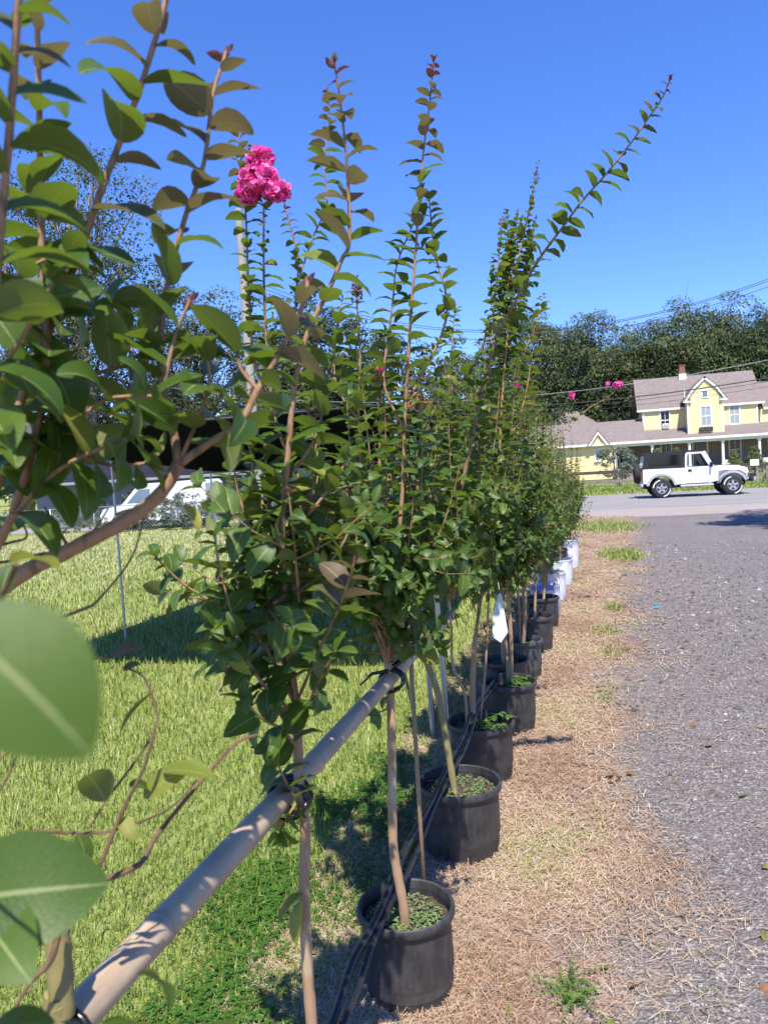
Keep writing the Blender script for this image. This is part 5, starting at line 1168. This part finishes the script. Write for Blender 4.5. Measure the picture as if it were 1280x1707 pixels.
PL = ['small black nursery pot with sprouting soil holding the pink flowered tree', 'black nursery pot with sunken soil and a pale stone under the arching tree', 'black nursery pot overflowing with leafy green weeds below the white tag',
      'black nursery pot with weeds in front of the shadowed pot', 'black nursery pot standing in shade between the weedy pot and the grey green pot', 'faded grey green nursery pot, third from the white buckets',
      'black nursery pot, second from the white buckets', 'black nursery pot touching the white buckets, blue label above it']
for (x, y, R, H, m, wd, spr), l in zip(POTS, PL): pot(x, y, R, H, l, m, wd, .05, spr)
b = MB(); b.ball((-.69, 3.30, .275), .016, (1.1, .8, .7)); tag(b.build('pale_stone', 'mortar_grey', smooth=True), 'pale pebble lying on soil of the pot under the arching tree', 'stone')
def bucket(x, y, R, H, label, seed):
    t = thing('white_bucket', label, 'bucket', (x, y, 0), 'white buckets at the end of the row')
    b = MB(); r = random.Random(seed); n = 28; prof = [(.9, 0), (.93, .03), (.96, H*.35), (.99, H*.75), (1.0, H-.01), (1.03, H-.004), (1.03, H+.012), (.97, H+.012), (.95, H-.05), (.2, H-.06)]
    V = []; ph = r.random()*6
    for q, h in prof:
        for k in range(n):
            a = 6.283*k/n; w_ = 1+.018*math.sin(3*a+ph+h*9)+.012*math.sin(7*a-h*20); V.append((x+R*q*w_*math.cos(a), y+R*q*w_*math.sin(a), h))
    F = [(i*n+k, i*n+(k+1) % n, i*n+n+(k+1) % n, i*n+n+k) for i in range(len(prof)-1) for k in range(n)]
    b.add(V, F); b.build('body', 'bucket_white', t, True, 40)
    b = MB(); b.lathe((x, y, 0), [(.001, H-.045), (R*.93, H-.05)], 20); b.build('soil', 'potting_soil', t)
WB = [(-.625, 8.86, .165, .30, 'white bucket squeezed behind the last black pot'), (-.595, 9.62, .175, .34, 'white bucket, second of the white ones after the black pots'),
      (-.555, 10.85, .18, .34, 'white bucket with stained base before the small black pot'), (-.50, 12.6, .17, .44, 'tall white bucket ending the potted row by the grass tuft')]
for i, a in enumerate(WB): bucket(*a, i+3)
pot(-.60, 11.75, .13, .40, 'narrow black pot wedged between the white buckets', sprouts=0)
b = MB(); b.bbox(-.74, -.50, 8.42, 8.44, .315, .372, .004); tag(b.build('blue_label', 'blue_label'), 'blue plastic label band above the last black pot', 'label')

# ------------------------------------------------------------------ the crape myrtles
TREES = [Tree('crape_myrtle_tree', 'crape myrtle with sawn-off trunk stub tied at the near end of the bamboo pole', (-.656, .747, .27)),
         Tree('crape_myrtle_tree', 'slender crape myrtle with bronze tipped shoot tied to the middle of the bamboo pole', (-.626, 1.434, .27)),
         Tree('crape_myrtle_tree', 'crape myrtle bearing the large bright pink flower cluster', (-.657, 2.309, .24)),
         Tree('crape_myrtle_tree', 'crape myrtle with one long shoot arching out over the gravel', (-.667, 3.272, .26)),
         Tree('crape_myrtle_tree', 'several-stemmed crape myrtle carrying the white paper tag', (-.714, 4.141, .26))]
for (ti, kind, r0, r1, leaf, start, young, path) in SHOOTS:
    T = TREES[ti]; path = [Vector(p) for p in path]
    if kind == 't':
        p0 = path[0]; path = [Vector((p0.x, p0.y, .19))]+path
        T.stem(path, r0, r1, ['bark_green', 'bark_tan', 'bark_tan', 'bark_green', 'bark_tan'][ti], 'trunk', 12)
    elif kind == 'b':
        T.stem(path, r0, r1, 'bark_stem' if r0 > .006 else 'bark_twig', 'branch', 9 if r0 > .006 else 6)
    else:
        T.stem(path, r0, r1, 'bark_stem', 'branch', 7)
        T.leafy(path, leaf*(1.12 if ti == 0 else 1), start, young, .27 if ti else .29)
for (ti, b0, tp, wf, roll, m) in LEAVES: TREES[ti].single(b0, tp, wf, roll, m)
# sawn stub on the nearest tree
b = MB(); b.tube([(-.653, .757, 1.172), (-.664, .752, 1.205), (-.672, .748, 1.222)], [.0155, .0150, .0145], 12); b.build('sawn_stub', 'bark_tan', TREES[0].root, True, 40)
A, B, C, D_, E_ = TREES
B.fill(9, (-.625, 1.47, 1.22), 1.2, 1.85, .17, .060, yrange=.17)
C.fill(20, (-.672, 2.36, 1.10), 1.1, 2.02, .27, .055, yrange=.28, twigs=4)
D_.fill(22, (-.66, 3.33, 1.12), 1.0, 2.15, .33, .058, yrange=.33, twigs=5)
E_.fill(30, (-.69, 4.18, .95), .9, 2.35, .36, .056, yrange=.38, twigs=5)
f = flowers('flower_cluster', C.root, [((-.925, 2.18, 2.655), .042, (1, 1, .8)), ((-.93, 2.17, 2.59), .055, (1.1, 1.1, .75)), ((-.965, 2.17, 2.56), .038, (1, 1, .8)), ((-.885, 2.18, 2.555), .042, (1, 1, .7)), ((-.865, 2.16, 2.545), .025, (1, 1, 1))], 620)
panicle('bud_panicle', C.root, (-.962, 2.19, 2.60), .10, 'flower_bud', 40, .02)
panicle('bud_panicle', C.root, (-.712, 2.38, 2.24), .085, 'flower_bud', 60, .03)
panicle('seed_panicle', C.root, (-.525, 2.36, 1.885), .05, 'seed_pod', 90, .05)
flowers('flower', C.root, [((-.655, 2.40, 2.03), .008, (1, 1, 1))], 16, .009)
panicle('bud_panicle', E_.root, (-.53, 4.35, 2.33), .16, 'flower_bud', 70, .05)
ROW = [(-.61, 4.95, 2.35, 'crape myrtle in the weedy pot before the shadowed pot'), (-.70, 5.52, 2.3, 'crape myrtle growing from the shaded black pot'), (-.645, 6.16, 2.45, 'crape myrtle growing from the faded grey green pot'),
       (-.615, 7.08, 2.4, 'crape myrtle in the second black pot from the white buckets'), (-.60, 8.06, 2.4, 'crape myrtle in the black pot that touches the white buckets'), (-.625, 8.86, 2.35, 'crape myrtle in the white bucket behind the last black pot'),
       (-.595, 9.62, 2.3, 'crape myrtle in the second white bucket'), (-.555, 10.85, 2.2, 'crape myrtle with a thin shoot reaching over the gravel, in the stained white bucket'),
       (-.60, 11.75, 2.1, 'brownish crape myrtle in the narrow black pot'), (-.50, 12.6, 2.0, 'crape myrtle in the tall white bucket ending the row')]
for i, (x, y, zt, l) in enumerate(ROW):
    T = Tree('crape_myrtle_tree', l, (x, y, .26), nobj=260 if i == 0 else 0); r = T.r
    z0 = .8 if i < 4 else .5
    for k in range(1 if i in (3, 4) else 3):
        a = r.random()*6.28; e = Vector((x+.07*math.cos(a), y+.07*math.sin(a), z0+.15))
        T.stem([(x+.02*math.cos(a), y+.02*math.sin(a), .24), (x+.04*math.cos(a)+.015, y+.04*math.sin(a), .55), e], .015 if k == 0 else .009, .008, 'bark_tan', 'trunk', 8)
    T.fill(24 if i < 5 else 30, (x, y, z0), z0-.1, zt, .36 if i < 5 else .33, .052 if i < 5 else .042, yrange=.42, twigs=5, gap=.45 if i < 5 else .5, young=.93)
    if i == 7:
        p = [(x, y, .5), (x+.2, y-.05, .62), (x+.36, y-.05, .85), (x+.47, y-.05, 1.12)]; T.stem(p, .005, .002, 'bark_twig', 'branch', 5); T.leafy(p, .04, .2, 1.1, .6)
    if i == 3: panicle('bud_panicle', T.root, (x+.05, y-.1, 2.38), .1, 'flower_bud', 50, .04)
    if i == 4:
        flowers('flower_cluster', T.root, [((.25, 8.40, 2.46), .045, (1.1, 1, .9)), ((.15, 8.42, 2.48), .025, (1, 1, .8))], 160, .014)
        p = [(x, y, 1.4), (x+.25, y+.05, 1.95), (x+.5, y+.2, 2.2), (.13, 8.38, 2.33), (.24, 8.40, 2.42)]; T.stem(p, .006, .002, 'bark_stem', 'branch', 5); T.leafy(p, .06, .3, 1.1, .7)
        flowers('flower_cluster', T.root, [((-.22, 8.29, 2.38), .03, (1, 1, 1.2))], 60, .014)
    if i == 0: flowers('flower_cluster', T.root, [((-.47, 5.1, 2.22), .022, (1.2, 1, .8))], 50, .012)
    TREES.append(T)
for T in TREES: T.finish()

# ------------------------------------------------------------------ bamboo pole, ties, hose, posts, tag
t = thing('bamboo_pole', 'weathered bamboo pole carried level beside the potted trees', 'pole', (-.665, .2, 1.035))
b = MB(); ys = [.2+.12*i for i in range(28)]
b.tube([(-.668+.004*math.sin(y*2), y, 1.032+.003*math.sin(y*3)) for y in ys], [.0272-.0022*(y-.2)/1.2+.0008*math.sin(y*11) for y in ys], 20); b.build('cane', 'bamboo', t, True, 60)
for y in (.62, .985, 1.32, 1.66, 2.02, 2.4, 2.8, 3.2):
    b = MB(); R = .0275-.0022*(y-.2)/1.2
    b.lathe((-.668+.004*math.sin(y*2), y, 1.032+.003*math.sin(y*3)), [(R-.001, -.009), (R+.0014, -.003), (R+.0002, -.0008), (R+.0014, .002), (R-.001, .008)], 20, 'y'); b.build('node_ring', 'bamboo', t, True)
def tie(x, y, z, lab, tails=True, s=1.0):
    t = thing('tie_strap', lab, 'strap', (x, y, z), 'black plastic ties')
    b = MB()
    for dy, tl in ((-.012, .3), (.003, -.2), (.016, .15)):
        pts = []
        for k in range(17):
            a = 6.283*k/16; pts.append((x+.033*s*math.cos(a)+.012*max(0, math.cos(a)), y+dy+tl*.04*math.sin(a), z+.033*s*math.sin(a)))
        b.tube(pts, .0052, 6)
    b.build('loop', 'strap_plastic', t, True)
    if tails:
        b = MB(); b.tube([(x, y-.01, z+.033), (x-.05, y-.03, z+.028), (x-.085, y-.05, z-.004)], [.007, .006, .003], 6); b.build('loose_end', 'strap_plastic', t, True)
        b = MB(); b.tube([(x, y+.01, z+.034), (x+.035, y+.08, z+.055), (x+.055, y+.12, z+.06)], [.009, .010, .008], 6); b.build('loose_end', 'strap_plastic', t, True)
tie(-.665, .745, 1.032, 'shiny black tie strap holding the sawn-off tree to the bamboo pole', False)
tie(-.655, 1.455, 1.032, 'black tie strap holding the slender bronze tipped tree to the bamboo pole', False, 1.15)
tie(-.668, 2.345, 1.032, 'black tie strap with loose ends at the pink flowered tree', True)
b = MB(); pts = smooth_path(HOSE, 6)
b.tube([(p[0]+.006*math.sin(i*.7), p[1], min(p[2], .335)-.004*math.sin(i*.9)) for i, p in enumerate(pts)], .0125, 10)
b.tube([(p[0]+.03+.008*math.sin(i*.5), p[1], min(p[2], .335)-.006+.004*math.sin(i*.6)) for i, p in enumerate(pts)], .009, 8)
tag(b.build('drip_hose', 'hose_plastic', smooth=True), 'black irrigation hose laid along the tops of the pots', 'hose')
def post(x, y, h, lab, r=.0125, tip=(0, 0), group='galvanised metal posts'):
    t = thing('metal_post', lab, 'post', (x, y, -.02), group)
    b = MB(); b.tube([(x, y, -.05), (x+tip[0]*.5, y+tip[1]*.5, h*.5), (x+tip[0], y+tip[1], h)], r, 12); b.build('tube', 'galvanised', t, True, 50)
    b = MB(); b.lathe((x+tip[0], y+tip[1], h), [(r+.002, -.03), (r+.002, .002), (r*.6, .006), (.001, .006)], 12); b.build('cap', 'galvanised', t, True, 40)
post(-1.075, 4.70, 1.0, 'galvanised post left of its twin beside the weedy pots', .016, (-.02, .0))
post(-.945, 4.55, 1.06, 'galvanised post nearest the weedy pot, right of its twin', .016, (-.03, .0))
post(-1.05, 8.3, 1.0, 'short galvanised post behind the far black pots', .016)
b = MB(); b.tube([(-.665, 2.62, -.02), (-.66, 2.60, .6), (-.655, 2.58, 1.15)], .008, 8); tag(b.build('bamboo_stake', 'bark_tan', smooth=True), 'thin cane stake standing behind the first fully visible pot', 'stake')
b = MB(); c0 = Vector((-.51, 3.98, 1.03)); c1 = Vector((-.555, 3.955, .81))
b.add([(-.518, 3.98, 1.035), (-.505, 3.978, 1.03), (-.478, 3.955, .835), (-.515, 3.935, .785), (-.558, 3.94, .815), (-.552, 3.962, .93), (-.518, 3.983, 1.035), (-.505, 3.981, 1.03), (-.478, 3.958, .835), (-.515, 3.938, .785), (-.558, 3.943, .815), (-.552, 3.965, .93)],
      [(0, 1, 2, 3, 4, 5), (11, 10, 9, 8, 7, 6)]+[(i, (i+1) % 6, 6+(i+1) % 6, 6+i) for i in range(6)])
b.tube([(-.512, 3.985, 1.03), (-.53, 4.05, 1.10)], .0012, 4)
tag(b.build('plant_tag', 'tag_paper'), 'crumpled white paper plant tag hanging from a stem', 'tag')
# shade canopy over the lawn
X0, X1, Y0, Y1 = -5.25, -1.35, 5.25, 9.9
t = thing('shade_canopy', 'black shade cloth stretched over the lawn on thin posts', 'canopy', (-3.3, 7.5, 0))
b = MB(); nx, ny = 16, 14; V = []
for j in range(ny+1):
    for i in range(nx+1):
        u, v = i/nx, j/ny; V.append((X0+(X1-X0)*u, Y0+(Y1-Y0)*v, 2.17+(1.86-2.17)*v-.05*math.sin(math.pi*u)*math.sin(math.pi*v)-.012*math.sin(u*23)*(v)+.01*math.sin(v*19)))
V += [(x, y, z-.006) for x, y, z in V]; K = (nx+1)*(ny+1)
F = []
for j in range(ny):
    for i in range(nx):
        a = j*(nx+1)+i; F.append((a, a+1, a+nx+2, a+nx+1)); F.append((K+a, K+a+nx+1, K+a+nx+2, K+a+1))
b.add(V, F); b.build('cloth', 'shade_cloth', t, True)
for (x, y, h) in ((X0+.2, 7.27, 2.0), (X0, 5.3, 2.14), (X1, 5.3, 2.14), (X0, 9.85, 1.83), (X1, 9.85, 1.83)):
    b = MB(); b.tube([(x, y, -.05), (x-.01, y, h)], .0135, 10); b.build('leg', 'galvanised', t, True, 50)
for a, c in (((X0, Y0, 2.17), (X1, Y0, 2.17)), ((X0, Y1, 1.85), (X1, Y1, 1.85))):
    b = MB(); b.tube([a, c], .010, 8); b.build('edge_pipe', 'wire', t, True)
post(-6.6, 12.4, 1.6, 'galvanised post standing alone on the lawn beyond the canopy', .02)
# small things lying about
def ground_leaf(x, y, ang, sz, m, lab):
    o = bpy.data.objects.new('fallen_leaf', hi_mesh(rnd.choice((1, 3)), m)); link(o)
    o.location = (x, y, .012); o.rotation_euler = (rnd.uniform(-.4, .4), rnd.uniform(-.3, .2), ang); o.scale = (sz,)*3
    tag(o, lab, 'leaf', 'fallen leaves on the driveway')
for i in range(26):
    y = 1.9+rnd.random()**1.6*6; x = -.25+rnd.random()*1.25+.05*y
    ground_leaf(x, y, rnd.random()*6.28, rnd.uniform(.035, .06), 3 if rnd.random() < .75 else 1, 'dry curled leaf lying on the gravel driveway')
for i in range(7): ground_leaf(.03+rnd.gauss(0, .05), 4.12+rnd.gauss(0, .06), rnd.random()*6.28, .07, 3, 'crumpled brown leaf in the small heap on the gravel edge')
ground_leaf(.03, 2.47, 1.0, .05, 3, 'reddish fallen leaf beside the feathery weed')
def feather_weed(x, y):
    t = thing('feathery_weed', 'bright green feathery weed growing at the gravel edge', 'weed', (x, y, 0))
    r = random.Random(3); fr = []
    for k in range(22):
        a = r.random()*6.28; L = r.uniform(.07, .17); up = r.uniform(.3, 1.0)
        b = MB(); p0 = Vector((x+r.gauss(0, .015), y+r.gauss(0, .03), 0)); d = Vector((math.cos(a), math.sin(a), 0)); pts = []
        for i in range(9):
            f = i/8; pts.append(p0+d*(L*f)+Vector((0, 0, L*up*(f-.55*f*f))))
        b.tube(pts, [.0016-.0012*i/8 for i in range(9)], 4)
        s = Vector((-d.y, d.x, 0))
        for i in range(1, 9):
            for sg in (-1, 1):
                q = pts[i]; w_ = .022*(1-i/10); e = q+s*sg*w_+d*w_*.6+Vector((0, 0, .004))
                b.add([q-d*.004, q+d*.004, e], [(0, 1, 2)])
        o = b.build('frond', 'weed_leaf', t)
        at = o.data.attributes.new('tint', 'FLOAT', 'POINT'); at.data.foreach_set('value', [r.random()]*len(o.data.vertices))
feather_weed(-.14, 2.42)
b = MB(); b.add([(.52, 9.02, .004), (.60, 9.0, .006), (.61, 9.07, .012), (.55, 9.1, .005)], [(0, 1, 2, 3)]); b.add([(.52, 9.02, .001), (.60, 9.0, .003), (.61, 9.07, .009), (.55, 9.1, .002)], [(3, 2, 1, 0)])
tag(b.build('plastic_scrap', 'scrap_blue'), 'turquoise scrap of plastic lying on the gravel', 'litter')
